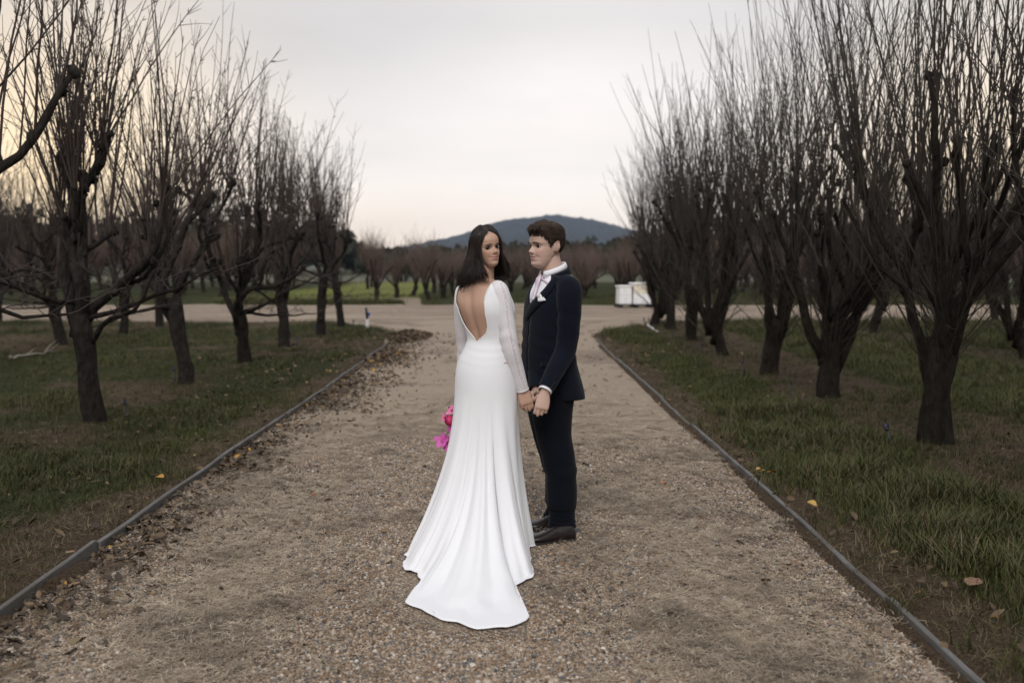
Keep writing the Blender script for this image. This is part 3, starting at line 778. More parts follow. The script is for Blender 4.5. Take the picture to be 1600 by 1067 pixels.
def tree_kind(gen, seeds, bark, shoot_m):
    out = []
    for s_ in seeds:
        ps = []
        for nm, mb, k in gen(s_):
            me = mb.mesh(nm)
            me.materials.append(shoot_m if k else bark); ps.append((nm, me))
        out.append(ps)
    return out
BROOM = tree_kind(broom_tree, (101, 102, 103, 104, 105), M_BARK, M_SHOOT2)
OPEN = tree_kind(open_tree, (201, 202, 203, 204, 205), M_BARK2, M_SHOOT)
FAR = tree_kind(far_tree, (301, 302, 303), M_BARK, M_FARSHOOT)
def plant_tree(name, kind, x, y, rz, sc, label, group, z=None, tilt=(0, 0)):
    o = empty(name, (x, y, (float(gh(x, y)) if z is None else z)), rz)
    o.rotation_euler = (tilt[0], tilt[1], rz)
    o.scale = (sc[0], sc[0], sc[1]); tag(o, label, 'tree', group)
    for nm, me in kind: link(nm, me, None, o)
    return o
ORD = ['first', 'second', 'third', 'fourth', 'fifth', 'sixth', 'seventh', 'eighth', 'ninth', 'tenth', 'eleventh', 'twelfth', 'thirteenth', 'fourteenth']
r = np.random.default_rng(55)
RIGHT_ROW = [(1022, 508), (1047, 515), (1080, 532), (1132, 555), (1200, 585), (1293, 622), (1462, 692)]
LEFT_ROW = [(533, 510), (500, 523), (446, 541), (383, 565), (293, 600), (155, 660)]
spots = [tuple(G(u, v, .03)[:2]) for u, v in RIGHT_ROW]
spots += [(3.75, spots[-1][1] - 3.0 * k) for k in range(1, 7)]  # row carried past the camera, mostly unseen, added to shade the verge
for i, (x, y) in enumerate(spots):
    extra = {0: ' by the white boxes', 3: ', swollen at its base', 4: ', forked low', 5: ', with a burr on its trunk', 6: ', stout and forking wide'}.get(i, '')
    plant_tree('fruit_tree', BROOM[(i * 2 + 1) % 5], x, y, r.uniform(0, 6.28) + (2.2 if i == 0 else 0), (r.uniform(.92, 1.05), ([.98, .98, 1.0, 1.04, 1.08, 1.1, 1.14] + [1.1] * 9)[i]),
               f'dense upright bare tree{extra}, {ORD[i]} from the cross road', 'bare trees lining the drive')
spots = [tuple(G(u, v, .03)[:2]) for u, v in LEFT_ROW]
spots += [(-4.2, spots[-1][1] - 3.0 * k) for k in range(1, 7)]  # mostly unseen trees beside and behind the camera, added for verge shade
for i, (x, y) in enumerate(spots):
    extra = {0: ' leaning toward the drive', 2: ' with a dark kinked trunk', 3: ' with a curved leaning trunk', 4: ' with a stout short trunk', 5: ' with three upright stems'}.get(i, '')
    plant_tree('fruit_tree', OPEN[(i * 3 + 2) % 5], x, y, r.uniform(0, 6.28), (r.uniform(.92, 1.08), ([.98, .98, .98, 1.0, 1.04, 1.06] + [1.08] * 9)[i]),
               f'open knuckled bare tree{extra}, {ORD[i]} from the cross road', 'bare trees lining the drive',
               tilt=(0, .13 if i == 0 else 0))
for side, kinds, x0, wd in ((1, BROOM, 3.72, 'dense upright'), (-1, OPEN, -4.25, 'open knuckled')):
    for row in range(1, 8):
        for k in range(13):  # the last few stand unseen by the camera, added to block side light
            y = 26.3 - 3.03 * k + r.normal(0, .15) - (.9 if row % 2 else 0); x = x0 + side * 4.6 * row + r.normal(0, .12)
            if abs(x) > .53 * max(y, 11) + 5.5: continue
            plant_tree('fruit_tree', kinds[r.integers(0, 5)], x, y, r.uniform(0, 6.28), (r.uniform(.95, 1.12), r.uniform(.86, 1.0)),
                       f'{wd} bare tree, {ORD[k]} from the road, {ORD[row]} row back from the {"grassy" if side > 0 else "leafy"} edging', f'trees of the {ORD[row]} row, {"right" if side > 0 else "left"} block')
# the block beyond the cross road
for row in range(30):
    for k in range(11):
        y = 43.5 + 3.2 * k + r.normal(0, .35); x = -5.6 + 2.15 * row + r.normal(0, .22) + .3 * k
        if abs(x) > .53 * y + 1 or (k > 6 and row > 15): continue
        front = k == 0
        plant_tree('fruit_tree', FAR[r.integers(0, 3)], x, y, r.uniform(0, 6.28), (r.uniform(.85, 1.1), r.uniform(.76, 1.05) * (.82 if row < 6 else 1)),
                   f'reddish bare tree, {ORD[row]} from the meadow in the front rank past the road' if front and row < 14 else f'reddish bare tree in the {ORD[k]} rank back from the cross road',
                   'front rank beyond the cross road' if front else f'trees of the {ORD[k]} rank beyond the cross road', z=0)
for row in range(14):
    for k in range(6):
        y = 47 + 4.5 * k + r.normal(0, .3); x = -14 - 2.9 * row + r.normal(0, .2) + (4.6 if k > 3 else 0)
        if abs(x) > .53 * y + 1: continue
        plant_tree('fruit_tree', FAR[r.integers(0, 3)], x, y, r.uniform(0, 6.28), (r.uniform(1, 1.2), r.uniform(.95, 1.2)),
                   f'reddish bare tree in the {ORD[k]} rank of the block left of the meadow', f'trees of the {ORD[k]} rank, block left of the meadow', z=0)

# ================================================================== EVERGREENS, WOOD, HILL
def foliage_mat(name, lo, hi):
    m = MT(name); n_ = m.noise(m.co(), 1.4, 4); n2_ = m.noise(m.co(), 14, 3)
    c = m.mix(n2_, m.ramp(n_, [(.3, lo), (.7, hi)]), m.mix(1., m.ramp(n_, [(.3, lo), (.7, hi)]), (.5, .5, .5), 'MULTIPLY'))
    m.set(Base_Color=c, Roughness=.8); m.b.inputs['Specular IOR Level'].default_value = .2; return m.m
M_EVER = foliage_mat('evergreen_leaf', (.014, .020, .011), (.036, .042, .020))
M_BRNLEAF = foliage_mat('dry_leaf_crown', (.05, .036, .022), (.095, .066, .038))
def leafy(seed, h, w, base, n=5200, shape='round', size=.16):
    r = np.random.default_rng(seed); tk = MB(); cr = MB()
    tp = wander(r, (0, 0, -.1), (0, 0, 1), h * .75, 7, .05); tk.tube(tp, np.linspace(.045 * w, .012 * w, 7) + .02, 6)
    nc = 34; C = []
    while len(C) < nc:
        q = r.uniform(-1, 1, 3)
        t = (q[2] + 1) / 2; wr = (math.sin(math.pi * min(1, t * .8 + .2)) ** .6) if shape == 'round' else (1 - t) ** .8
        if q[0] ** 2 + q[1] ** 2 < wr * wr: C.append((q[0] * w / 2, q[1] * w / 2, base + t * (h - base) * .94, r.uniform(.13, .24) * w))
    for c_ in C[::3]:
        k = r.integers(2, 6); tk.tube(np.array([tp[k], (tp[k] + np.array(c_[:3])) / 2 + r.normal(0, .1, 3), c_[:3]]), [.05, .03, .012], 4)
    v = []; f = []
    for i in range(n):
        c_ = C[r.integers(0, nc)]; d = unit(r.normal(0, 1, 3)); p = np.array(c_[:3]) + d * c_[3] * r.uniform(.45, 1.08) * np.array([1, 1, .75])
        a = unit(r.normal(0, 1, 3) + d * .5); b = unit(np.cross(a, r.normal(0, 1, 3))); s_ = size * r.uniform(.5, 1.2)
        k = len(v); v += [p - a * s_ * .5, p + b * s_ * .28, p + a * s_ * .5, p - b * s_ * .28]; f.append((k, k + 1, k + 2, k + 3))
    cr.add(v, f); return [('trunk', tk), ('crown', cr)]
def leafy_tree(name, u, vtop, Y, wpx, mat, label, seed, shape='round', base=.12, n=5200):
    x = (u - 800) / FPX * Y; top = P(u, vtop, Y)[2]; w = wpx / FPX * Y
    o = empty(name, (x, Y, 0)); tag(o, label, 'tree', 'leafy trees behind the orchard')
    for nm, mb in leafy(seed, top, w, base * top, n, shape, size=.03 * w + .07): mb.build(nm, M_BARK if nm == 'trunk' else mat, o, smooth=False)
leafy_tree('evergreen_tree', 632, 393, 88, 42, M_EVER, 'small dark evergreen alone at the far edge of the meadow', 1)
leafy_tree('broad_tree', 1075, 302, 62, 100, M_BRNLEAF, 'big round brown crowned tree towering behind the right verge trees', 2, n=9000)
leafy_tree('broad_tree', 1118, 318, 66, 62, M_BRNLEAF, 'brown crowned tree close beside the big round one', 3)
leafy_tree('broad_tree', 990, 362, 84, 66, M_BRNLEAF, 'brown round tree behind the white boxes', 4)
leafy_tree('broad_tree', 915, 376, 96, 62, M_BRNLEAF, 'low olive brown tree below the hill', 5)
leafy_tree('evergreen_tree', 352, 282, 64, 95, M_EVER, 'tall dark evergreen rising behind the left orchard rows', 6, n=8000)
leafy_tree('evergreen_tree', 408, 318, 70, 60, M_EVER, 'narrower dark evergreen beside the tall one', 7)
leafy_tree('evergreen_tree', 262, 332, 70, 90, M_EVER, 'broad dark evergreen left of the tall one', 8)
leafy_tree('evergreen_tree', 30, 312, 66, 110, M_EVER, 'dark evergreen showing between the outermost left trees', 9)
leafy_tree('evergreen_tree', 135, 345, 72, 100, M_EVER, 'low wide evergreen filling the gap behind the left rows', 10)
leafy_tree('evergreen_tree', 1330, 330, 66, 120, M_EVER, 'wide dark evergreen behind the right orchard rows', 11)
leafy_tree('evergreen_tree', 1240, 345, 72, 90, M_EVER, 'dark evergreen left of the wide one behind the right rows', 12)
leafy_tree('evergreen_tree', 1450, 318, 62, 110, M_EVER, 'dark evergreen behind the stout forked right tree', 13)
leafy_tree('evergreen_tree', 1565, 262, 52, 120, M_EVER, 'tallest dark evergreen behind the right orchard rows', 14, n=8000)

# far-off wood that reads as one mass
r = np.random.default_rng(66); v = []; f = []
for i in range(420):
    Y = r.uniform(170, 330); x = r.uniform(-.56, .56) * Y; hh = r.uniform(6, 10.5) * (1.25 if x < -.18 * Y else 1) * (1.25 + .25 * math.sin(x * .03)) * Y / 250 * (.55 if -.16 * Y < x < .2 * Y else 1); w = r.uniform(5, 9)
    for k in range(60):
        d = unit(r.normal(0, 1, 3)); d[2] = abs(d[2]); p = np.array([x, Y, .25 * hh]) + d * np.array([w / 2, w / 2, hh * .75]) * r.uniform(.6, 1.05)
        a = unit(r.normal(0, 1, 3)); b = unit(np.cross(a, r.normal(0, 1, 3))); s_ = r.uniform(.7, 1.6)
        q = len(v); v += [p - a * s_, p + b * s_ * .7, p + a * s_, p - b * s_ * .7]; f.append((q, q + 1, q + 2, q + 3))
mb = MB(); mb.add(v, f); tag(mb.build('distant_wood', M_EVER, smooth=False), 'distant dark wood along the skyline', 'wood', kind='stuff')

# hill: forested slopes, 2.4 km off
m = MT('forested_hill'); pos = m.geo(); n_ = m.noise(pos, .02, 6, .7); n2_ = m.noise(pos, .09, 4, .7)
m.set(Base_Color=m.mix(n2_, m.ramp(n_, [(.3, (.010, .015, .018)), (.7, (.028, .034, .034))]), (.010, .013, .015)), Roughness=.95); m.bump(n2_, 1., 9.); M_HILL = m.m  # forest green pushed toward blue, some distance haze put into the colour
HY = 2400.
sil = [(200, 404), (400, 397), (560, 391), (620, 386), (660, 380), (700, 372), (735, 360), (770, 347), (800, 340), (840, 335), (875, 334), (910, 338), (950, 347), (990, 358), (1040, 371), (1110, 385), (1250, 397), (1400, 404)]
sx = [P(u, v_, HY)[0] for u, v_ in sil]; sz = [P(u, v_, HY)[2] for u, v_ in sil]
X = np.linspace(-1300, 1400, 320); Yf = np.linspace(-1, 1, 46)
XX, FF = np.meshgrid(X, Yf)
ridge = np.interp(X, sx, sz, left=0, right=0)
k_ = np.ones(9) / 9; ridge = np.convolve(np.pad(ridge, 4, mode='edge'), k_, 'valid')
ZZ = ridge[None, :] * np.clip(1 - np.abs(FF), 0, 1) ** .8
YY = HY + FF * 900 + 0
ZZ = ZZ + (fbm(XX * .02, YY * .02, 9) - .5) * 16 * np.clip(ZZ / 60, 0, 1) + (vnoise(XX * .12, YY * .12, 19) - .5) * 7 * np.clip(ZZ / 30, 0, 1) - 2
mb = MB(); mb.grid(np.stack([XX, YY, ZZ], -1)); tag(mb.build('hill', M_HILL), kind='structure')

# the air between: a thin even haze round everything
m = MT('haze'); m.n.remove(m.b); pv = m.n.new('ShaderNodeVolumePrincipled')
pv.inputs['Color'].default_value = (.55, .72, 1.0, 1); pv.inputs['Density'].default_value = .0001; pv.inputs['Anisotropy'].default_value = .2
m.l.new(pv.outputs[0], m.n['Material Output'].inputs['Volume'])
mb = MB(); mb.box((0, 1700, 79), (6400, 4000, 162))
HAZE = tag(mb.build('haze', m.m, smooth=False), 'thin bluish evening haze in the air', 'haze', kind='stuff')

# ================================================================== THE COUPLE
def skin_mat(name, base, lip):
    m = MT(name); n_ = m.noise(m.geo(), 35, 4, .6); n2_ = m.noise(m.geo(), 9, 3)
    c = m.mix(m.math('MULTIPLY', n_, .35), base, tuple(q * w for q, w in zip(base, (.86, .78, .76))))
    c = m.mix(m.math('MULTIPLY', m.attr('blush'), .35), c, (base[0] * 1.0, base[1] * .62, base[2] * .62))
    c = m.mix(m.attr('lip'), c, lip)
    c = m.mix(m.attr('shade'), c, tuple(q * w for q, w in zip(base, (.62, .58, .58))))
    m.set(Base_Color=c, Roughness=.48); m.b.inputs['Subsurface Weight'].default_value = .12
    m.b.inputs['Subsurface Radius'].default_value = (.012, .005, .003); m.b.inputs['Specular IOR Level'].default_value = .35
    m.bump(n_, .08, .002); return m.m
M_SKIN_F = skin_mat('skin_tan', (.47, .295, .215), (.46, .20, .18))
M_SKIN_M = skin_mat('skin_fair', (.52, .355, .285), (.44, .23, .20))
def hair_mat(name, lo, hi, rough=.42):
    m = MT(name); n_ = m.noise(m.map(m.co(), (60, 60, 4)), 2.5, 4, .7); rr = m.attr('tone')
    c = m.mix(rr, m.ramp(n_, [(.3, lo), (.75, hi)]), hi)
    m.set(Base_Color=c, Roughness=rough); m.b.inputs['Specular IOR Level'].default_value = .28; return m.m
M_HAIR_F = hair_mat('hair_dark', (.006, .004, .0032), (.020, .0115, .008), .42)
M_HAIR_M = hair_mat('hair_brown', (.009, .0055, .004), (.055, .031, .019), .5)
def cloth_mat(name, col, sc=900, rough=.85, sheen=.3, bump=.15):
    m = MT(name); w = m.noise(m.geo(), sc, 2, .6); big_ = m.noise(m.geo(), 14, 3)
    m.set(Base_Color=m.mix(m.math('MULTIPLY', big_, .12), col, tuple(c * .8 for c in col)), Roughness=rough)
    m.b.inputs['Sheen Weight'].default_value = sheen; m.b.inputs['Specular IOR Level'].default_value = .10
    m.bump(w, bump, .002); return m.m
M_DRESS = cloth_mat('ivory_crepe', (.755, .752, .768), 700, .8, .1, .1)
M_NAVY = cloth_mat('navy_wool', (.0045, .0060, .0120), 1200, .9, .06, .2)
M_NAVY2 = cloth_mat('navy_wool_trousers', (.0036, .0046, .0085), 1200, .9, .05, .2)
M_SHIRT = cloth_mat('white_cotton', (.80, .78, .82), 1500, .8, .1, .05)
M_SQUARE = cloth_mat('white_silk', (.80, .80, .78), 1500, .6, .1, .05)
m = MT('floral_tie'); vv = m.voro(m.geo(), 62, 'F1', 'Distance'); vcol = m.sep(m.voro(m.geo(), 62, 'F1', 'Color'), 0)
c = m.mix(m.ramp(vv, [(.22, 1.), (.36, 0.)]), (.66, .58, .65), m.ramp(vcol, [(0, (.62, .12, .24)), (.4, (.62, .30, .42)), (.7, (.35, .30, .42)), (1, (.7, .5, .55))]))
m.set(Base_Color=c, Roughness=.5); M_TIE = m.m
m = MT('sheer_sleeve'); n_ = m.noise(m.geo(), 900, 2)
m.set(Base_Color=(.80, .765, .785), Roughness=.7); m.b.inputs['Alpha'].default_value = .80; m.bump(n_, .1, .002); M_SHEER = m.m
m = MT('lace_trim'); vv = m.voro(m.geo(), 130, 'F1', 'Distance')
m.set(Base_Color=m.ramp(vv, [(.25, (.80, .78, .79)), (.5, (.56, .49, .51))]), Roughness=.8); m.bump(vv, .6, .004); M_LACE = m.m
m = MT('polished_leather'); n_ = m.noise(m.geo(), 120, 3)
m.b.inputs['Specular IOR Level'].default_value = .35; m.set(Base_Color=(.012, .007, .0065), Roughness=.3); m.bump(n_, .08, .002); M_LEATHER = m.m
m = MT('shoe_sole'); m.set(Base_Color=(.012, .010, .009), Roughness=.7); M_SOLE = m.m
m = MT('eye'); e_ = m.attr('iris')
m.set(Base_Color=m.ramp(e_, [(0, (.42, .38, .36)), (.30, (.45, .41, .39)), (.36, (.030, .018, .012)), (.62, (.018, .011, .008)), (.68, (.003, .003, .003))]), Roughness=.25); m.b.inputs['Specular IOR Level'].default_value = .25; M_EYE = m.m
m = MT('brow_and_lash'); m.set(Base_Color=(.018, .012, .009), Roughness=.7); M_BROW = m.m
m = MT('gold'); m.set(Base_Color=(.75, .48, .17), Roughness=.25, Metallic=1.0); M_GOLD = m.m
m = MT('pearl_button'); m.set(Base_Color=(.82, .80, .79), Roughness=.35); M_PEARL = m.m

# ---- the head: profile loft in head coordinates (x to the head's left, y forward, z up from the chin), metres
HZ = np.array([0, .006, .014, .025, .038, .048, .057, .066, .078, .1, .118, .135, .16, .185, .203, .215, .222, .225])
HF = np.array([.050, .068, .079, .084, .080, .084, .083, .087, .085, .083, .080, .089, .088, .077, .058, .036, .016, .0])
HB = np.array([.012, .004, -.004, -.012, -.022, -.030, -.038, -.050, -.066, -.086, -.096, -.1, -.101, -.092, -.073, -.050, -.028, -.012])
HW = np.array([.016, .026, .035, .043, .050, .054, .057, .060, .063, .067, .069, .0715, .073, .068, .056, .040, .022, .004])
def ga(x, c, s): return np.exp(-((x - c) / s) ** 2)
def head_points(female, nz=90, na=120):
    zt = np.linspace(0, 1, nz); z = .225 * (1 - np.cos(zt * math.pi)) / 2 * .35 + .65 * .225 * zt
    f = np.interp(z, HZ, HF); b = np.interp(z, HZ, HB); w = np.interp(z, HZ, HW)
    ker = np.array([1, 2, 3, 2, 1]) / 9.
    f, b, w = [np.convolve(np.pad(q, 2, mode='edge'), ker, 'valid') for q in (f, b, w)]
    if female: w = w * np.interp(z, [0, .04, .09, .225], [.84, .88, .96, .98]); f = f - .003 * ga(z, .14, .02)
    else: w = w * np.interp(z, [0, .03, .06, .225], [1.2, 1.1, 1.03, 1.0])
    a = np.arange(na) / na * 2 * math.pi
    mid = (f + b) / 2; hd = (f - b) / 2
    ca, sa = np.cos(a), np.sin(a)
    X = w[:, None] * np.sign(ca) * np.abs(ca) ** .92; Yv = mid[:, None] + hd[:, None] * np.sign(sa) * np.abs(sa) ** .86
    Z = np.repeat(z[:, None], na, 1)
    fr = sstep(0., .05, Yv)                                 # only the face
    ax = np.abs(X); D = np.zeros_like(X)
    nose = np.interp(Z, [.075, .081, .0875, .093, .102, .113, .122, .13], [0, .010, .0245, .0235, .0175, .010, .004, 0])
    nw = np.interp(Z, [.074, .082, .091, .102, .12], [.014, .014, .0115, .0085, .007]) * (.9 if female else 1.0)
    D += nose * np.exp(-(ax / nw) ** 2.6)
    D += .005 * ga(ax, .0130, .0055) * ga(Z, .0835, .006)                  # nostril wings
    D -= .0105 * ga(ax, .031, .015) * ga(Z, .1165, .0105)                # eye sockets
    D += .004 * ga(ax, .036, .02) * ga(Z, .1345, .006) * (0.4 if female else 1.2)   # brow
    D += .0045 * ga(ax, .046, .018) * ga(Z, .093, .014)                  # cheekbones
    D -= .003 * ga(ax, .034, .012) * ga(Z, .062, .014)                   # hollow beside the mouth
    lipz = .0570 + .0065 * ga(ax, .028, .011)
    D += .0035 * ga(ax, .038, .012) * ga(Z, .078, .012); D -= .0028 * ga(ax, .0275, .0045) * ga(Z, .0635, .005)
    D += .0052 * ga(Z, .0645, .0042) * np.exp(-(ax / .019) ** 4) * (1.1 if female else .7)
    D += .0062 * ga(Z, .0515, .0045) * np.exp(-(ax / .017) ** 4) * (1.1 if female else .7)
    D -= .0035 * np.exp(-((Z - lipz) / .0016) ** 2) * np.exp(-(ax / .027) ** 4)
    D += .003 * ga(ax, 0, .012) * ga(Z, .022, .01)
    Yv = Yv + D * fr
    return np.stack([X, Yv, Z], -1)
def ear(mb, T, s_):
    t = np.linspace(0, 1, 9); A = []
    for ti in t:
        z = .087 + ti * .058; wd = .017 * math.sin(math.pi * (ti * .85 + .12)) ** .7 + .002; y0 = -.012 - .007 * (ti - .3)
        x0 = .066 + .012 * math.sin(math.pi * (ti * .8 + .15))
        a = np.arange(10) / 10 * 6.283
        A.append(np.stack([s_ * (x0 + .0045 * np.cos(a) + .006 * np.maximum(0, -np.sin(a))), y0 + wd * np.sin(a) - .004, np.full(10, z)], 1))
    A = np.array(A); mb.loft(T(A), flip=s_ < 0)
    # rim and hollow
    rim = [(s_ * .075, -.003, .104), (s_ * .081, -.010, .128), (s_ * .083, -.020, .141), (s_ * .083, -.031, .136), (s_ * .080, -.032, .115), (s_ * .074, -.024, .095)]
    mb.tube(T(crom(rim, 14)), .0034, 6)
def frame_T(center, fwd, sc, pitch=0, roll=0):
    """maps head coordinates to the world; center = where (0,0,.1125) goes"""
    f = np.array([fwd[0], fwd[1], 0.]); f /= np.linalg.norm(f); l = np.cross(UP, f)
    Mx = np.stack([l, f, UP], 1)
    Rp = np.array(Matrix.Rotation(pitch, 3, 'X')); Rr = np.array(Matrix.Rotation(roll, 3, 'Y'))
    Mx = Mx @ Rp @ Rr * sc
    return lambda A: (np.asarray(A, float) - np.array([0, 0, .1125])) @ Mx.T + np.asarray(center)

def px_rings(rows, F, n=64, m=48, expo=1.0):
    """rows: (v, uL, uR, depth ratio, Y): body sections whose outline shows at those pixels. F forward"""
    K = crom(np.array(rows, float), m); A = []; info = []
    Rr = np.array([F[1], -F[0], 0.])
    a = np.arange(n) / n * 2 * math.pi
    for v, uL, uR, q, Y in K:
        pl, pr = P(uL, v, Y), P(uR, v, Y); c = (pl + pr) / 2; hw = (pr[0] - pl[0]) / 2
        aa = hw / math.sqrt(Rr[0] ** 2 + (q * F[0]) ** 2); bb = aa * q
        info.append((c, aa, bb, v))
        ca, sa = np.sign(np.cos(a)) * np.abs(np.cos(a)) ** expo, np.sign(np.sin(a)) * np.abs(np.sin(a)) ** expo
        A.append(c + Rr * (aa * ca)[:, None] + np.array([*F[:2], 0]) * (bb * sa)[:, None])
    return np.array(A), info
def finger(mb, base, d, side, lens, angs, r0, r1):
    """phalanges bending about 'side'"""
    pts = [base]; dd = np.array(d, float)
    for L_, a in zip(lens, angs):
        dd = np.array(Matrix.Rotation(a, 3, Vector(side)) @ Vector(dd)); pts.append(pts[-1] + dd * L_)
    pts = np.array(pts); n = 4 * len(lens) + 1
    Q = crom(pts, n); tip = Q[-1] + unit(Q[-1] - Q[-2]) * r1 * .6
    rr = np.linspace(r0, r1, n); rr = np.append(rr, r1 * .55); Q = np.vstack([Q, tip])
    k = np.arange(n + 1); rr = rr * (1 + .06 * np.cos(k * math.pi / 2))
    mb.tube(Q, rr, 8)
def hand(mb, Wp, D, N, sz=1.0, curl=(.75, 1.1, .7), thumb=(.5, .6, -.35), left=False, spread=.0):
    D = unit(np.array(D, float)); N = np.array(N, float); N = unit(N - D * (N @ D)); Sd = np.cross(D, N) * (1 if left else -1)
    # palm
    prof = [(-.03, .024, .019), (0, .026, .019), (.025, .034, .018), (.055, .040, .0165), (.085, .041, .0145), (.098, .036, .011)]
    a = np.arange(16) / 16 * 6.283
    A = [Wp + D * s * sz + Sd * (np.cos(a) * w * sz)[:, None] + N * (np.sin(a) * t * sz)[:, None] for s, w, t in prof]
    mb.loft(A)
    axis = np.cross(D, -N)                                  # turning D toward the palm
    for k, (o, ln) in enumerate(((.030, 1.0), (.010, 1.1), (-.011, 1.03), (-.030, .82))):
        b = Wp + D * (.088 - .006 * abs(k - 1)) * sz + Sd * o * sz + N * .002
        cv = 1 + .06 * k
        finger(mb, b, D, axis, np.array([.046, .028, .021]) * ln * sz, np.array(curl) * cv, .0095 * sz, .0072 * sz)
    b = Wp + D * .028 * sz + Sd * .028 * sz - N * .006
    d0 = unit(D * thumb[0] + Sd * thumb[1] + N * thumb[2])
    finger(mb, b, d0, axis, np.array([.040, .032, .026]) * sz, (0, .25, .35), .0125 * sz, .0085 * sz)
def limb(mb, K, rad, n=26, sides=18, flat=None):
    Q = crom(K, n); rr = crom(np.array(rad, float), n)[:, 0]; mb.tube(Q, rr, sides, flat=flat); return Q, rr
def remesh(mb, voxel, smooth=4):
    o = bpy.data.objects.new('tmp', mb.mesh('tmp')); COL.objects.link(o)
    md = o.modifiers.new('r', 'REMESH'); md.mode = 'VOXEL'; md.voxel_size = voxel
    md = o.modifiers.new('s', 'SMOOTH'); md.factor = .5; md.iterations = smooth
    dg = bpy.context.evaluated_depsgraph_get(); me = bpy.data.meshes.new_from_object(o.evaluated_get(dg))
    bpy.data.objects.remove(o); me.polygons.foreach_set('use_smooth', [True] * len(me.polygons)); return me
def face_attrs(me, Tinv, shade=.75):
    """lip colour and soft eye shade, written on the skin where the features are"""
    v = np.empty(len(me.vertices) * 3); me.vertices.foreach_get('co', v); L = Tinv(v.reshape(-1, 3))
    x, y, z = np.abs(L[:, 0]), L[:, 1], L[:, 2]; fr = (y > .05) & (z > 0) & (z < .2)
    lip = np.exp(-(x / .0245) ** 6) * np.exp(-((z - .058 - .0055 * ga(x, .027, .010)) / (.0095 * (1 - (np.minimum(x, .0255) / .027) ** 2) + .0008)) ** 6)
    sh = shade * ga(x, .031, .014) * ga(z, .121, .008)
    attr(me, 'lip', np.where(fr, lip, 0)); attr(me, 'shade', np.where(fr, sh, 0))
    attr(me, 'blush', np.where(fr, ga(x, .045, .018) * ga(z, .088, .018) + .8 * ga(x, 0, .014) * ga(z, .088, .012), 0))
def inv_T(center, fwd, sc, pitch=0, roll=0):
    T = frame_T((0, 0, 0), fwd, sc, pitch, roll); o = T([[0, 0, .1125]])[0]
    Mx = np.stack([T([[1, 0, .1125]])[0] - o, T([[0, 1, .1125]])[0] - o, T([[0, 0, 1.1125]])[0] - o], 1)
    iv = np.linalg.inv(Mx); return lambda A: (np.asarray(A) - center) @ iv.T + np.array([0, 0, .1125])
def face_parts(root, T, gaze, sc, female):
    """eyes, lashes and brows, each its own piece"""
    for s_ in (-1, 1):
        ef = 1.2 if female else 1.0
        c = np.array([s_ * .0315, .0640, .1165]); a = np.linspace(0, 6.283, 20, endpoint=False); A = []; irs = []
        for ph in np.linspace(.02, 2.2, 20):
            d = np.stack([np.sin(ph) * np.cos(a), np.full(20, np.cos(ph)), np.sin(ph) * np.sin(a)], 1)
            A.append(c + d * np.array([.0135 * ef, .0118 + (.0008 if female else 0), .0112 * ef]))
            g_ = unit(np.array([gaze[0], 1, gaze[1]])); ang = np.arccos(np.clip(d @ g_, -1, 1)); irs.append(np.clip(1 - ang / 1.15, 0, 1))
        mb = MB(); mb.loft(T(np.array(A)), cap1=False); me = mb.mesh('eye')
        ir = np.append(np.array(irs).ravel(), [1.0]); attr(me, 'iris', ir[:len(me.vertices)]); link('eye', me, M_EYE, root, True)
        t = np.linspace(0, 1, 9)
        up = np.stack([s_ * (.0175 + .029 * t + (ef - 1) * .03 * (t - .4)), .0772 - .010 * (t - .35) ** 2 * 2 - .0062 * t ** 2,   .1165 + .0068 * ef * np.sin(math.pi * (t * .92 + .04)) + .0016 * t], 1)
        mb = MB(); th = (.0026 if female else .0013); mb.tube(T(up), np.interp(t, [0, .3, .8, 1], [.0007, th, th, .0009]) * sc, 6)
        lo = up.copy(); lo[:, 2] = .1165 - .0052 * ef * np.sin(math.pi * (t * .92 + .04)); mb.tube(T(lo), (.0010 if female else .0006) * sc, 5)
        mb.build('eyelashes', M_BROW, root, world=True)
        mb = MB(); br = np.stack([s_ * (.012 + .040 * t), .0905 - .019 * t ** 2.2 + (0 if female else .002), .1325 + .0068 * np.sin(math.pi * (.12 + t * .66)) - .003 * t], 1)
        mb.tube(T(br), np.interp(t, [0, .25, .7, 1], [.0016, .0030, .0022, .0006]) * sc * (1 if female else 1.15), 6, flat=(unit(T([[0, 1, 0]])[0] - T([[0, 0, 0]])[0]), .55)); mb.build('eyebrow', M_BROW, root, world=True)

def lock(mb, pts, rad, tone, tones, n=12, flatn=None, sides=6):
    Q = crom(pts, n); t = np.linspace(0, 1, n); rr = rad * (np.minimum(1, t * 5 + .35)) * (1 - .72 * np.clip((t - .55) / .45, 0, 1) ** 1.6)
    k = mb.n; mb.tube(Q, rr, sides, flat=flatn); tones.extend([tone] * (mb.n - k))

# ------------------------------------------------------------------ the woman in white
BF = np.array([math.cos(R(50)), math.sin(R(50)), 0.]); BR = np.array([BF[1], -BF[0], 0.]); BY = 5.38
rowsB = [  # v, uL, uR, depth/width, Y
    (436, 742, 772, .92, BY), (439.5, 736, 777, .80, BY), (442, 727, 782, .66, BY), (446, 718, 788, .58, BY), (452, 713, 793, .58, BY), (462, 711, 797, .62, BY),
    (475, 713, 802, .74, BY), (488, 717, 804, .80, BY), (502, 722, 801, .78, BY), (517, 728, 798, .74, BY), (531, 731, 796, .74, BY),
    (545, 726.5, 797, .78, BY), (560, 719, 800, .82, BY), (580, 714, 804, .86, BY), (605, 712.5, 807, .88, BY), (631, 713, 808, .86, BY), (650, 712, 809, .85, BY)]
ringsB, infoB = px_rings(rowsB, BF, 72, 96)
bride = empty('person', (-.165, BY, 0))
tag(bride, 'dark haired person in a white open-backed gown looking back over one shoulder', 'person')
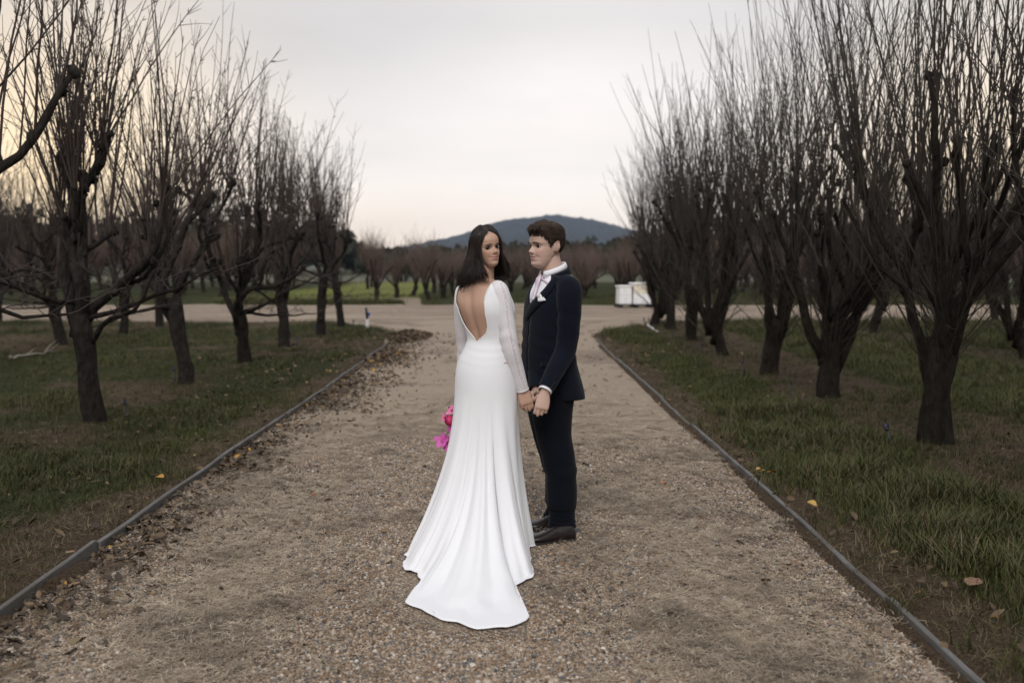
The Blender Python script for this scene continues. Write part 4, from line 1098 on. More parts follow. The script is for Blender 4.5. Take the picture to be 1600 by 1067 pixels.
bHc = P(760, 388.5, BY - .02); bFwd = (math.cos(R(-57)), math.sin(R(-57))); bSc = .915; bPitch, bRoll = .03, R(-6)
bT = frame_T(bHc, bFwd, bSc, bPitch, bRoll); bTi = inv_T(bHc, bFwd, bSc, bPitch, bRoll)
sk = MB(); sk.loft(bT(head_points(True)))
for s_ in (-1, 1): ear(sk, bT, s_)
nk0 = P(757, 441, BY); nk1 = bT([[0, -.022, .06]])[0]
limb(sk, [nk0 - UP * .05, nk0, (nk0 + nk1) / 2 + BR * .004, nk1, nk1 + UP * .03], [.06, .052, .047, .047, .045], 12, 20)
inner = []
for A, (c, aa, bb, v) in zip(ringsB, infoB): inner.append(c + (A - c) * .965)
inner = np.array(inner)[:80]
# the hollow of the spine and the shoulder blades
for i in range(len(inner)):
    c = infoB[i][0]; d = inner[i] - c; fr = d @ BF / infoB[i][2]; la = d @ BR / infoB[i][1]; z = c[2]
    groove = .011 * np.exp(-(la / .13) ** 2) * (fr < 0) * float(sstep(1.46, 1.38, z))
    blade = .007 * (np.exp(-((la - .52) / .26) ** 2) + np.exp(-((la + .52) / .26) ** 2)) * (fr < 0) * math.exp(-((z - 1.35) / .06) ** 2)
    inner[i] += BF * (groove - blade)[:, None]
sk.loft(inner)
# arms
rSh = P(783, 456, BY - .10); rEl = P(797, 542, BY - .11); rWr = P(815.5, 606, BY - .05)
lSh = P(722, 457, BY + .10); lEl = P(726, 545, BY + .19); lWr = P(722, 618, BY + .24)
rK = [rSh - BR * .035, rSh - UP * .005, rSh * .5 + rEl * .5, rEl, rEl * .5 + rWr * .5, rWr]
lK = [lSh + BR * .035, lSh - UP * .005, lSh * .5 + lEl * .5 - BF * .01, lEl, lEl * .5 + lWr * .5, lWr]
limb(sk, rK, [.030, .039, .038, .034, .032, .023]); limb(sk, lK, [.030, .038, .037, .034, .032, .023])
rHd = unit(P(828, 646, BY - .06) - rWr)
hand(sk, rWr, rHd, (.25, -1, .1), .93, (.35, 1.25, .9), (.75, .35, -.6), left=False)
hand(sk, lWr, unit(P(712, 660, BY + .22) - lWr), (-.8, -.2, 0), .93, (.9, 1.2, .8), (.7, .4, -.6), left=True)
hipc = infoB[70][0]
for s_ in (-1, 1):                                           # legs under the gown
    hp = hipc + BR * .08 * s_ - UP * .02
    ft = np.array([hp[0], hp[1], .09]) + BR * .01 * s_
    limb(sk, [hp, hp * .5 + ft * .5 + BF * .015, hp * .22 + ft * .78 - BF * .01, ft], [.085, .055, .045, .032], 20, 14)
    sk.loft([ft + BF * t + np.array([0, 0, z]) + BR * (np.cos(np.arange(10) * .6283) * w)[:, None] + UP * (np.sin(np.arange(10) * .6283) * h)[:, None]
             for t, z, w, h in ((-.05, -.02, .02, .03), (0, -.015, .034, .045), (.08, -.045, .04, .028), (.15, -.062, .036, .02), (.18, -.066, .015, .01))])
me = remesh(sk, .0034, 1); face_attrs(me, bTi)
link('body', me, M_SKIN_F, bride, True)
face_parts(bride, bT, (-.55, .02), bSc, True)

# the gown: bodice with the deep back opening, skirt and train, one cloth
NA = 460
_q = np.linspace(-180, 180, 2001); _w = 1 + 3.0 * np.exp(-((_q + 98) / 30) ** 2)
_c = np.concatenate([[0], np.cumsum((_w[1:] + _w[:-1]) / 2)]); _c /= _c[-1]
Cg = np.array([-.15, 5.35])
def ring_at(c, aa, bb, az):
    d = np.stack([np.cos(az), np.sin(az)], 1); la = d @ BR[:2]; fo = d @ BF[:2]
    r_ = 1 / np.sqrt((la / aa) ** 2 + (fo / bb) ** 2)
    return np.concatenate([c[:2] + d * r_[:, None], np.full((len(az), 1), c[2])], 1)
LEDGE = np.array([(440, 716), (452, 713.5), (461, 713.2), (475, 715), (489, 719), (500, 723.5), (510, 728.5), (520, 736.5), (531, 746)])
REDGE = np.array([(437, 771), (444, 766.5), (452, 761.5), (461, 758), (471, 756.8), (489, 758.5), (500, 761), (510, 762), (519, 759.5), (525, 754), (531, 746)])
azs = np.radians(np.linspace(-180, 0, 721))
def az_of(info, u, side):
    pts = ring_at(*info[:3], azs); uu = proj(pts)[0]
    i0 = int(np.argmin(uu)); i1 = int(np.argmax(uu)); seg = slice(min(i0, i1), max(i0, i1) + 1)
    if u <= uu[i0] + .3: return azs[i0] - .10
    if u >= uu[i1]: return azs[i1]
    return float(np.interp(u, uu[seg], azs[seg]))
rows_d = []; edgeL = []; edgeR = []
seam = None
vv_ = np.array([q[3] for q in infoB]); kb = int(np.argmin(np.abs(vv_ - 531)))
seam = az_of(infoB[kb], 746, 0)
_cs = np.interp(np.degrees(seam), _q, _c); _az = np.interp((np.linspace(0, 1, NA) + _cs) % 1.0, _c, _q); _az = np.degrees(np.unwrap(np.radians(_az))); FRAC = (_az - _az[0]) / 360.0; FRAC[-1] = 1.0
top_i = int(np.argmin(np.abs(vv_ - 443)))
skirt_v = 606
for i in range(top_i, len(infoB)):
    c, aa, bb, v = infoB[i]
    if v > skirt_v: break
    if v < 531:
        aR = az_of(infoB[i], np.interp(v, REDGE[:, 0], REDGE[:, 1]), 1); aL = az_of(infoB[i], np.interp(v, LEDGE[:, 0], LEDGE[:, 1]), 0)
    else: aR = aL = seam
    az = aR + (aL + 2 * math.pi - aR) * FRAC
    off = .004 + .0025 * sstep(531, 545, v)
    pts = ring_at(c, aa + off, bb + off, az)
    # a few soft drag folds at the small of the back
    if v > 528: pts[:, :2] += (pts[:, :2] - c[:2]) * (.010 * np.sin(v * .55 + 2 * np.cos(az * 2)) * sstep(528, 538, v) * sstep(585, 560, v))[:, None] * .5
    rows_d.append(pts)
    if v < 531: edgeL.append(pts[-1]); edgeR.append(pts[0])
infoK = infoB[top_i + len(rows_d) - 1]; c0, a0_, b0_, _ = infoK; z0 = c0[2]
HEM = np.array([(-220, .36), (-180, .365), (-165, .41), (-152, .47), (-140, .535), (-132, .56), (-124, .60), (-117.5, .645), (-115, .70), (-112, .83), (-110.3, .915), (-109, .935), (-104, .99), (-98, 1.07), (-94, 1.10), (-90, 1.165), (-84, 1.17), (-79.5, 1.10), (-78.3, 1.06), (-77.6, .90),
                (-76, .70), (-70, .62), (-62, .545), (-56, .47), (-45, .345), (-27, .24), (-8, .235), (8, .27), (21, .305), (33, .32), (60, .33), (90, .34), (120, .35), (140, .36)])
az = seam + 2 * math.pi * FRAC; azd = (np.degrees(az) + 220) % 360 - 220
hem = np.interp(azd, HEM[:, 0], HEM[:, 1]); hem = hem * (1 + .065 * sstep(.6, 1.0, hem))
train = sstep(.42, .95, hem)
base = ring_at(c0, a0_ + .0065, b0_ + .0065, az)
r0v = np.linalg.norm(base[:, :2] - c0[:2], axis=1)
FOLDS = [(-86, 2.4, -.036), (-91, 2.6, .020), (-97, 3.5, .018), (-104, 3.0, -.028), (-112, 4, .018), (-124, 5, -.024), (-135, 5, .014), (-150, 6, -.014), (-77, 2.6, -.036), (-66, 5, .024), (-52, 5, -.026), (-38, 7, .018), (-18, 6, -.022), (2, 7, .016), (20, 6, -.012),
         (-160, 5, .012), (170 - 360, 7, -.012)]
nt = 70
for k in range(1, nt):
    t = k / (nt - 1); p_ = 1 + .85 * train
    z = .010 + (z0 - .010) * (1 - t) ** p_ * (1 - .0 * t)
    q_ = 1.75 + .35 * train
    rr = r0v + (hem - r0v) * t ** q_
    fold = np.zeros(NA)
    for fa, fw, fm in FOLDS: fold += fm * np.exp(-((azd - fa) / (fw * (1.35 - .45 * t))) ** 2)
    fold += .0045 * np.sin(azd * .55 + 1.3 * np.sin(azd * .11)) * sstep(.25, .7, t) + .003 * np.sin(azd * 1.1 + 2.1 * np.sin(azd * .07) + 3 * t) * sstep(.4, .8, t)
    amp = t ** 1.25 * (1 - .55 * sstep(.8, 1, t) * train)
    rr = rr + fold * amp
    ctr = c0[:2] * (1 - t) + Cg * t
    x = ctr[0] + np.cos(az) * rr; y = ctr[1] + np.sin(az) * rr
    zz = z + .020 * (vnoise(x * 9, y * 9, 7) - .4) * train * sstep(.55, .9, t) + fold * .35 * amp * train + .012 * sstep(.97, 1, t) * (vnoise(azd * .25, azd * 0, 8)) 
    zz = np.maximum(zz * (1 - .35 * sstep(.9, 1, t)), dz(x, y) + .009 + .005 * sstep(.9, 1., t) * vnoise(azd * .3, azd * 0, 9))
    rows_d.append(np.stack([x, y, zz], 1))
gd = MB(); gd.grid(rows_d, flip=True)
gown = gd.build('gown', M_DRESS, bride, world=True)
sol = gown.modifiers.new('cloth', 'SOLIDIFY'); sol.thickness = .0012; sol.offset = 1
gbvh = gd.bvh()
# scalloped button trim round the opening
tb = MB()
for E in (np.array(edgeL), np.array(edgeR)):
    n = 44
    Q = crom(E[::max(1, len(E) // 18)], n)
    tb.tube(Q, .0026, 6)
    for q in Q[::1]: tb.ball(q + unit(q - c0 * np.array([1, 1, 0]) - UP * q[2]) * .002, .0036, 6, 5)
tb.build('back_trim', M_PEARL, gown)
# hem rolled edge
mbh = MB(); mbh.tube(np.array(rows_d[-1])[::2] + UP * .0005, .0012, 4); mbh.build('hem', M_DRESS, gown)
# seams of the skirt
for u0, u1 in ((746, 742), (770, 790), (727, 700)):
    Q = []
    for v in np.linspace(536, 700, 20): q, nrm = hit(gbvh, u0 + (u1 - u0) * ((v - 536) / 330), v); Q.append(q + nrm * .0002)
    ms = MB(); ms.tube(Q, .0011, 4); ms.build('seam', M_DRESS, gown)
# sleeves, sheer, a little wide at the cuff and creased at the elbow
def sleeve(K, rad, mat, name, parent, crease, n=54, sides=30, seed=0, oval=None):
    Q = crom(K, n); rr = crom(np.array(rad, float), n)[:, 0]; t = np.linspace(0, 1, n); rg = np.random.default_rng(seed)
    mb = MB(); mb.tube(Q, rr, sides, cap=False); V = mb.v[-1].reshape(n, sides, 3)
    ang = np.arange(sides) * 6.283 / sides
    for i in range(n):
        w = np.zeros(sides)
        for (tc_, tw, am, fr, ph) in crease: w += am * math.exp(-((t[i] - tc_) / tw) ** 2) * np.sin(fr * t[i] * 60 + np.cos(ang + ph) * 2.2) * (.6 + .4 * np.cos(ang - ph))
        V[i] = Q[i] + (V[i] - Q[i]) * (1 + w[:, None])
    mb.v[-1] = V.reshape(-1, 3); mb.build(name, mat, parent, world=parent in (bride,)); return mb, Q, rr
cr_f = [(.52, .09, .085, 1.0, .5), (.62, .06, .08, 1.3, 1.5), (.3, .12, .035, .7, 2.), (.8, .1, .03, .9, 1.)]
rKs = [rSh + UP * .020 - BR * .055, rSh + UP * .001 - BR * .010, rSh * .5 + rEl * .5, rEl, rEl * .5 + rWr * .5, rWr + rHd * .010]
smb, Qs, _ = sleeve(rKs, [.034, .049, .0475, .046, .041, .0335], M_SHEER, 'sleeve', gown, cr_f, seed=1)
lKs = [lSh + UP * .014 + BR * .05, lSh - UP * .004 + BR * .008, lSh * .5 + lEl * .5 - BF * .01, lEl, lEl * .5 + lWr * .5, lWr]
sleeve(lKs, [.032, .045, .044, .043, .040, .034], M_SHEER, 'sleeve', gown, cr_f, seed=2)
sbvh = smb.bvh()
# lace insertion down the outside of the near sleeve
px0 = [(783, 443), (789, 460), (792.5, 490), (796, 515), (801.5, 540), (808.5, 570), (815, 592), (820, 606)]
pts0 = crom(np.array(px0, float), 40)
for off_, w_, nm, mt in ((0, 2.1, 'lace_trim', M_LACE), (-2.9, .5, 'piping', M_DRESS), (2.7, .5, 'piping', M_DRESS)):
    rowsl = []
    for (u, v) in pts0:
        rr_ = []
        for s_ in (-1, 0, 1):
            q, nrm = hit(sbvh, u + off_ + s_ * w_, v); rr_.append(q + nrm * (.0022 if s_ == 0 else .0012))
        rowsl.append(rr_)
    ml = MB(); ml.grid(rowsl); ml.build(nm, mt, gown)
mc_ = MB(); rg = np.arange(24) / 24 * 6.283; A = smb.v[-1].reshape(54, 30, 3)[-1]; mc_.tube(np.vstack([A, A[:2]]), .0024, 5); mc_.build('cuff_edge', M_DRESS, gown)

# shoulder-length hair
def hair_shell(V, hl, thick, soft=(-.05, .12)):
    """the head surface lifted where hair grows, sunk below the skin where it does not"""
    c = np.array([0, -.007, .124]); d = V - c; th = np.arctan2(d[..., 0], d[..., 1]); el = np.arctan2(d[..., 2], np.hypot(d[..., 0], d[..., 1]))
    mk = sstep(*soft, el - hl(th)); n_ = d / np.linalg.norm(d, axis=-1, keepdims=True)
    return V + n_ * (mk * thick(th, el) - .006 * (1 - mk))[..., None]
hl_f = lambda th: np.interp(np.abs(th), [0, .45, .8, 1.0, 1.15, 1.3, 3.2], [1.02, .84, .52, .24, -.1, -.9, -.9])
shV = hair_shell(head_points(True), hl_f, lambda th, el: .003 + .014 * sstep(.0, .5, el - hl_f(th)))
hb = MB(); tones = []; rg = np.random.default_rng(9)
hb.grid(bT(shV), closed_u=True); tones.extend([0.0] * hb.n)
hr = lambda th, el, k: np.array([math.sin(th) * math.cos(el) * .0765 * k, math.cos(th) * math.cos(el) * .1 * k - .006, .128 + math.sin(el) * .106 * k])
def strand(th, layer, zend, rad, tone, flick, wave):
    """th: 0 at the face, pi at the back; the strand leaves the parting, covers the skull and falls"""
    k = 1.09 + layer
    pts = [np.array([.006 * math.copysign(1, math.sin(th)), .060 - .10 * min(1, abs(th) / 2.6), .236 - .012 * (abs(th) < 1.3)])]
    for el in (1.32, 1.12, .9, .65, .4, .12):
        pts.append(hr(th * (.80 + .2 * (1.2 - min(el, 1.2)) / 1.1), el, k))
    z_ = pts[-1][2]; d = np.array([math.sin(th), math.cos(th), 0]); q = pts[-1].copy(); sd_ = np.array([d[1], -d[0], 0]); ph = rg.uniform(0, 6.28) * .4 + th * 5
    fl = .012 + (.058 if th < 0 else .040) * float(sstep(1.15, 1.7, abs(th)))
    for s in (.25, .5, .75, 1.0):
        zz = z_ + (zend - z_) * s
        pts.append(np.array([q[0], q[1], zz]) + d * (fl * s ** 1.2 + flick * s ** 3) + sd_ * wave * math.sin(s * 5.2 + ph) * s + d * wave * .7 * math.cos(s * 6 + ph) * s)
    pts = np.array(pts); pts[1:] += rg.normal(0, .0020, (len(pts) - 1, 3))
    if th < 0 and abs(th) < 1.7: pts[-4:] += np.outer(np.array([.06, .25, .6, 1.0]), np.array([.014, .032, 0])) * (1.7 - abs(th)) / .6
    lock(hb, bT(pts), rad * bSc, tone, tones, 20, sides=5)
for i in range(1250):
    sgn = 1 if i % 2 else -1; th = rg.uniform(1.16, 3.14159) * sgn
    lay = rg.uniform(-.05, .075); a_ = abs(th)
    zend = (-.064 if th < 0 else -.046) + .019 * rg.normal() - .030 * float(sstep(1.3, 2.4, a_)) + (.02 if lay < 0 else 0)
    strand(th, lay, zend, rg.uniform(.0016, .0040), rg.uniform(0, .9) ** 2, rg.uniform(-.022, .034), rg.uniform(.006, .019))
for i in range(70): strand((1 if i % 2 else -1) * rg.uniform(1.0, 1.22), rg.uniform(-.03, .02), -.058 + rg.normal() * .014, rg.uniform(.0022, .0042), rg.uniform(0, .3), rg.uniform(0, .02), .006)
for i in range(90):            # hair drawn back along the hairline
    s_ = 1 if i % 2 else -1; th0 = rg.uniform(.05, .95); pts = []
    for t_ in np.linspace(0, 1, 6):
        th_ = s_ * (th0 * (1 - t_) + (th0 + .45) * t_); el_ = hl_f(th_) * (1 - .25 * t_) + rg.uniform(-.02, .08) + .05 - .25 * t_ * (th0 > .5)
        pts.append(hr(th_, max(float(el_), -.2), 1.03 + .05 * t_))
    lock(hb, bT(np.array(pts)), rg.uniform(.0014, .0028), rg.uniform(0, .5), tones, 10, sides=5)
for i in range(60): strand(rg.uniform(1.2, 3.1) * (1 if i % 2 else -1), rg.uniform(.06, .13), -.07 + rg.normal() * .02, .0009, .9, rg.uniform(0, .05), .012)   # flyaways
me = hb.mesh('hair'); attr(me, 'tone', tones[:len(me.vertices)]); link('hair', me, M_HAIR_F, bride, True)
# earring and ring
mb = MB(); mb.ball(bT([[-.079, -.006, .086]])[0], .004, 8, 6); mb.build('earring', M_PEARL, bride, world=True)

# ------------------------------------------------------------------ the man in the navy suit
GA = R(180 + 27); GF = np.array([math.cos(GA), math.sin(GA), 0.]); GR = np.array([GF[1], -GF[0], 0.]); GL = -GR; GY = 5.70
groom = empty('person', (.24, GY, 0)); tag(groom, 'short haired person in a navy suit and floral tie facing the one in white', 'person')
rowsG = [(423, 853, 880, .95, GY), (428, 849, 884, .80, GY), (433, 843, 890, .66, GY), (440, 836, 898, .58, GY), (449, 830, 903, .56, GY), (460, 824, 906, .58, GY), (475, 820.5, 906, .64, GY),
         (495, 819, 904, .66, GY), (515, 818, 901, .68, GY), (535, 817, 898, .68, GY), (555, 816, 898, .68, GY), (575, 815.5, 902, .66, GY), (595, 816, 907, .66, GY), (610, 818, 910, .66, GY), (619, 821, 911, .66, GY)]
ringsG, infoG = px_rings(rowsG, GF, 80, 70, .92)
gHc = P(852.5, 386, GY); gFwd = (math.cos(R(180 + 33)), math.sin(R(180 + 33))); gSc = 1.075; gPitch, gRoll = -.02, 0
gT = frame_T(gHc, gFwd, gSc, gPitch, gRoll); gTi = inv_T(gHc, gFwd, gSc, gPitch, gRoll)
sk = MB(); sk.loft(gT(head_points(False)))
for s_ in (-1, 1): ear(sk, gT, s_)
nk0 = P(865, 438, GY); nk1 = gT([[0, -.024, .055]])[0]
limb(sk, [nk0 - UP * .05, nk0, (nk0 + nk1) / 2 - GF * .004, nk1, nk1 + UP * .04], [.070, .064, .060, .060, .055], 12, 22)
inner = np.array([c + (A - c) * .9 for A, (c, aa, bb, v) in zip(ringsG, infoG)]); sk.loft(inner[6:])
gSh = P(890, 455, GY - .19); gEl = P(884, 545, GY - .20); gWr = P(851.5, 612, BY - .03)
g2Sh = P(846, 455, GY + .18); g2El = P(838, 545, GY + .12); g2Wr = P(838, 614, BY + .12)
gK = [gSh, gSh * .5 + gEl * .5, gEl, gEl * .5 + gWr * .5, gWr]; g2K = [g2Sh, g2Sh * .5 + g2El * .5, g2El, g2El * .5 + g2Wr * .5, g2Wr]
limb(sk, gK, [.05, .045, .04, .036, .027]); limb(sk, g2K, [.05, .045, .04, .036, .027])
gHd = unit(P(845, 642, BY - .05) - gWr)
hand(sk, gWr, gHd, (.05, -1, .05), .98, (.45, 1.35, .9), (.65, .45, -.6), left=True)
hand(sk, g2Wr, unit(P(808, 628, BY + .03) - g2Wr), (.1, .75, .6), 1.0, (.35, .75, .5), (.8, .4, -.3), left=False)
ankles = []
for (uc, vg, dY) in ((880, 842, -.06), (876, 824, .12)):
    g_ = G(uc, vg); ankles.append(g_)
for s_, an in ((1, ankles[0]), (-1, ankles[1])):
    dy_ = -.09 if s_ > 0 else .11
    K_ = [P(864, 620, GY + dy_), P(867, 680, GY + dy_), P(874 if s_ > 0 else 869, 740, GY + dy_), P(878 if s_ > 0 else 870, 812 if s_ > 0 else 798, GY + dy_)]
    limb(sk, K_, [.07, .055, .045, .038], 14, 14)
me = remesh(sk, .0034, 1); face_attrs(me, gTi, .3); link('body', me, M_SKIN_M, groom, True)
face_parts(groom, gT, (.35, -.02), gSc, False)

# shirt: body front and collar
sh = MB(); A = np.array([c + (A - c) * .965 for A, (c, aa, bb, v) in zip(ringsG, infoG)]); sh.loft(A[3:50], cap0=False)
shirt = sh.build('shirt', M_SHIRT, groom, world=True)
nkc = nk0 * .45 + nk1 * .55
def collar_ring(c, rx, ry, zt, n=40, a0=.30, sl=.055):
    out = []
    for a in np.linspace(a0, 2 * math.pi - a0, n):
        out.append(c + GF * math.cos(a) * ry + GL * math.sin(a) * rx + UP * (zt + sl * (1 - math.cos(a)) / 2))
    return out
cb = P(864, 432, GY)
cl = MB(); cl.grid([collar_ring(cb, .074, .080, -.012), collar_ring(cb, .0695, .074, .010, a0=.26), collar_ring(cb, .0665, .069, .030, a0=.2), collar_ring(cb, .070, .074, .028, a0=.24), collar_ring(cb, .080, .086, .002, a0=.42)], flip=True)
o = cl.build('collar', M_SHIRT, shirt); o.modifiers.new('cloth', 'SOLIDIFY').thickness = .0025
# jacket body with a vent flaring at the back
jr = ringsG.copy()
jk = MB()
for i in range(len(jr)):
    c, aa, bb, v = infoG[i]; d = jr[i] - c; fo = d @ GF / bb; la = d @ GR / aa
    bag = .005 * np.sin(la * 7 + v * .05) * sstep(500, 600, v) * (.5 + .5 * la ** 2) + .0045 * np.sin(v * .30 + la * 4) * np.exp(-((v - 535) / 28) ** 2)
    jr[i] = c + d * (1.0 + bag[:, None] / aa)
NJ = jr.shape[1]; th = np.arange(NJ) / NJ * 6.283        # angle 0 = GR, pi/2 = GF
# open the front: a V from the collar to the button, closed below, cut away at the hem
rowsJ = []
for i in range(6, len(jr)):
    c, aa, bb, v = infoG[i]
    half = np.interp(v, [428, 440, 452, 464, 476, 484, 575, 600, 619], [.66, .56, .40, .22, .06, .005, .005, .10, .24])
    a = np.linspace(math.pi / 2 + half, math.pi / 2 + 2 * math.pi - half, 90)
    idx = a / 6.28318 * NJ; i0 = np.floor(idx).astype(int); f_ = (idx - i0)[:, None]
    rowsJ.append(jr[i][i0 % NJ] * (1 - f_) + jr[i][(i0 + 1) % NJ] * f_)
jk.grid(rowsJ, flip=True)
jacket = jk.build('jacket', M_NAVY, groom, world=True); sm = jacket.modifiers.new('cloth', 'SOLIDIFY'); sm.thickness = .005; sm.offset = -1
jfull = MB(); jfull.loft(jr[5:]); jb = jfull.bvh()
def strip(name, L0, L1, n, m_, bvh, off, mat, parent, edge=.0, bulge=.0):
    A0 = crom(np.array(L0, float), n); A1 = crom(np.array(L1, float), n); rows = []
    for p0, p1 in zip(A0, A1):
        rr_ = []
        for s in np.linspace(0, 1, m_):
            uv = p0 * (1 - s) + p1 * s; q, nrm = hit(bvh, uv[0], uv[1]); rr_.append(q + nrm * (off * (1 if 0 < s < 1 else edge) + bulge * math.sin(math.pi * s)))
        rows.append(rr_)
    mb = MB(); mb.grid(rows); o = mb.build(name, mat, parent); md = o.modifiers.new('cloth', 'SOLIDIFY'); md.thickness = .003; md.offset = 0; return o
# collar and lapel of the jacket
cj = P(866, 435, GY)
def jcol(rx, ry, zt, a0): return collar_ring(cj, rx, ry, zt, 36, a0, .058)
jc = MB(); jc.grid([jcol(.077, .080, .004, .85), jcol(.080, .083, .010, .85), jcol(.086, .090, .004, .86), jcol(.096, .100, -.024, .95)], flip=True)
o = jc.build('jacket_collar', M_NAVY, jacket); o.modifiers.new('cloth', 'SOLIDIFY').thickness = .004
strip('lapel', [(866, 431), (857, 444), (847, 456), (837, 466), (828.5, 476), (823, 488)], [(874, 435), (869, 446), (859.5, 459), (848, 473), (835, 487), (824, 501)], 18, 6, jb, .007, M_NAVY, jacket, .55, .003)
strip('pocket_flap', [(846, 566), (866, 568), (884, 571)], [(845, 574), (865, 576), (883, 579)], 12, 4, jb, .005, M_NAVY, jacket, .6)
# sleeves of the jacket
def jsleeve(K, rad, seed):
    return sleeve(K, rad, M_NAVY, 'sleeve', jacket, [(.5, .10, .06, .8, .3), (.62, .07, .065, 1.1, 1.4), (.85, .1, .035, .9, 2.), (.14, .06, .03, .8, 1), (.32, .1, .025, .6, 2.5)], seed=seed)
gKs = [P(880, 440, GY - .13), P(889, 452, GY - .175), P(889, 470, GY - .19), gSh * .5 + gEl * .5 + np.array([.008, 0, 0]), gEl, gEl * .5 + gWr * .5, gWr - gHd * .012]
jsm, Qj, rj = jsleeve(gKs, [.050, .070, .072, .064, .059, .052, .043], 3)
g2Ks = [P(850, 446, GY + .12), g2Sh, g2Sh * .5 + g2El * .5, g2El, g2El * .5 + g2Wr * .5, g2Wr + UP * .012]
jsleeve(g2Ks, [.05, .068, .06, .055, .05, .043], 4)
# shirt cuff
cf = MB(); e0 = Qj[-1]; dr = unit(Qj[-1] - Qj[-4]); cf.tube([e0 - dr * .03, e0 - dr * .005, e0 + dr * .010, e0 + dr * .0125], [.037, .038, .0385, .036], 24, cap=False)
cf.build('shirt_cuff', M_SHIRT, shirt)
# sleeve buttons
for k in range(3):
    q, nrm = hit(jsm.bvh(), 861 - k * -2.2, 606 - k * 4); mb = MB(); mb.ball(q + nrm * .001, .0048, 8, 5); mb.build('button', M_SOLE, jacket)
# tie and pocket square
shb = sh.bvh()
kn = P(846.5, 436, GY - .075)
tq = MB(); tcx = [(846, 431), (844.5, 439), (841.5, 448), (838.5, 456), (836, 463), (834, 469)]; tw = [2.7, 3.3, 1.9, 2.3, 2.6, 2.8]; A = []
for (u, v), w in zip(crom(np.array(tcx, float), 22), crom(np.array(tw), 22)[:, 0]):
    rr_ = []
    for s in (-1, -.5, 0, .5, 1):
        q, nrm = hit(shb, u + s * w, v); rr_.append(q + GF * .004 + nrm * (.010 - .005 * abs(s)) + (GF * .007 * math.exp(-((v - 439) / 5) ** 2)))
    A.append(rr_)
tq.grid(A); tie = tq.build('tie', M_TIE, groom, world=True); tie.modifiers.new('cloth', 'SOLIDIFY').thickness = .004
ps = MB(); top = [(842.5, 462), (844, 460.5), (846, 459.5), (849, 463), (854, 467.8)]; bot = [(843, 471.3), (845, 471.6), (847, 471.4), (850, 470.8), (854.5, 469.8)]
A = []
for (a, b) in zip(crom(np.array(top, float), 17), crom(np.array(bot, float), 17)):
    rr_ = []
    for s in np.linspace(0, 1, 6):
        uv = a * (1 - s) + b * s; q, nrm = hit(jb, uv[0], uv[1]); rr_.append(q + nrm * (.0125 + .003 * math.sin(uv[0] * 1.1) * (1 - s)))
    A.append(rr_)
ps.grid(A); o = ps.build('pocket_square', M_SQUARE, groom, world=True); o.modifiers.new('cloth', 'SOLIDIFY').thickness = .003
# trousers
def leg(rows, F, seed):
    A, inf = px_rings(rows, F, 40, 60, .95); t = np.linspace(0, 1, 60); a = np.arange(40) / 40 * 6.283
    for i in range(60):
        c = inf[i][0]; w = .07 * math.exp(-((t[i] - .95) / .07) ** 2) * np.sin(t[i] * 110 + 1.5 * np.cos(a + seed)) + .040 * math.exp(-((t[i] - .52) / .12) ** 2) * np.sin(t[i] * 55 + 2 * np.cos(a)) + .03 * np.exp(-((a - math.pi / 2) / .10) ** 2)
        A[i] = c + (A[i] - c) * (1 + w[:, None])
    return A
tr = MB()
tr.loft(leg([(600, 831, 903, .72, GY - .05), (622, 830, 896, .78, GY - .07), (645, 831, 893, .85, GY - .08), (680, 838, 892, .95, GY - .09), (720, 848.5, 898.5, 1.0, GY - .10), (745, 854.5, 900, 1.0, GY - .105),
             (787, 855, 900, 1.05, GY - .11), (795, 858.5, 897.5, 1.05, GY - .11), (808, 858.5, 897.5, 1.1, GY - .11), (823, 857.5, 899, 1.15, GY - .11)], GF, 0), cap0=False, cap1=False)
tr.loft(leg([(600, 826, 893, .72, GY + .05), (622, 825.5, 888, .78, GY + .07), (645, 826, 882, .85, GY + .09), (680, 834, 884, .95, GY + .11), (720, 846, 890, 1.0, GY + .13), (745, 853, 891, 1.0, GY + .14),
             (780, 852.5, 889, 1.05, GY + .15), (790, 856, 887, 1.05, GY + .15), (798, 853, 887, 1.1, GY + .15), (808, 848, 888, 1.15, GY + .15)], GF, 2), cap0=False, cap1=False)
trs = tr.build('trousers', M_NAVY2, groom, world=True); trs.modifiers.new('cloth', 'SOLIDIFY').thickness = .003
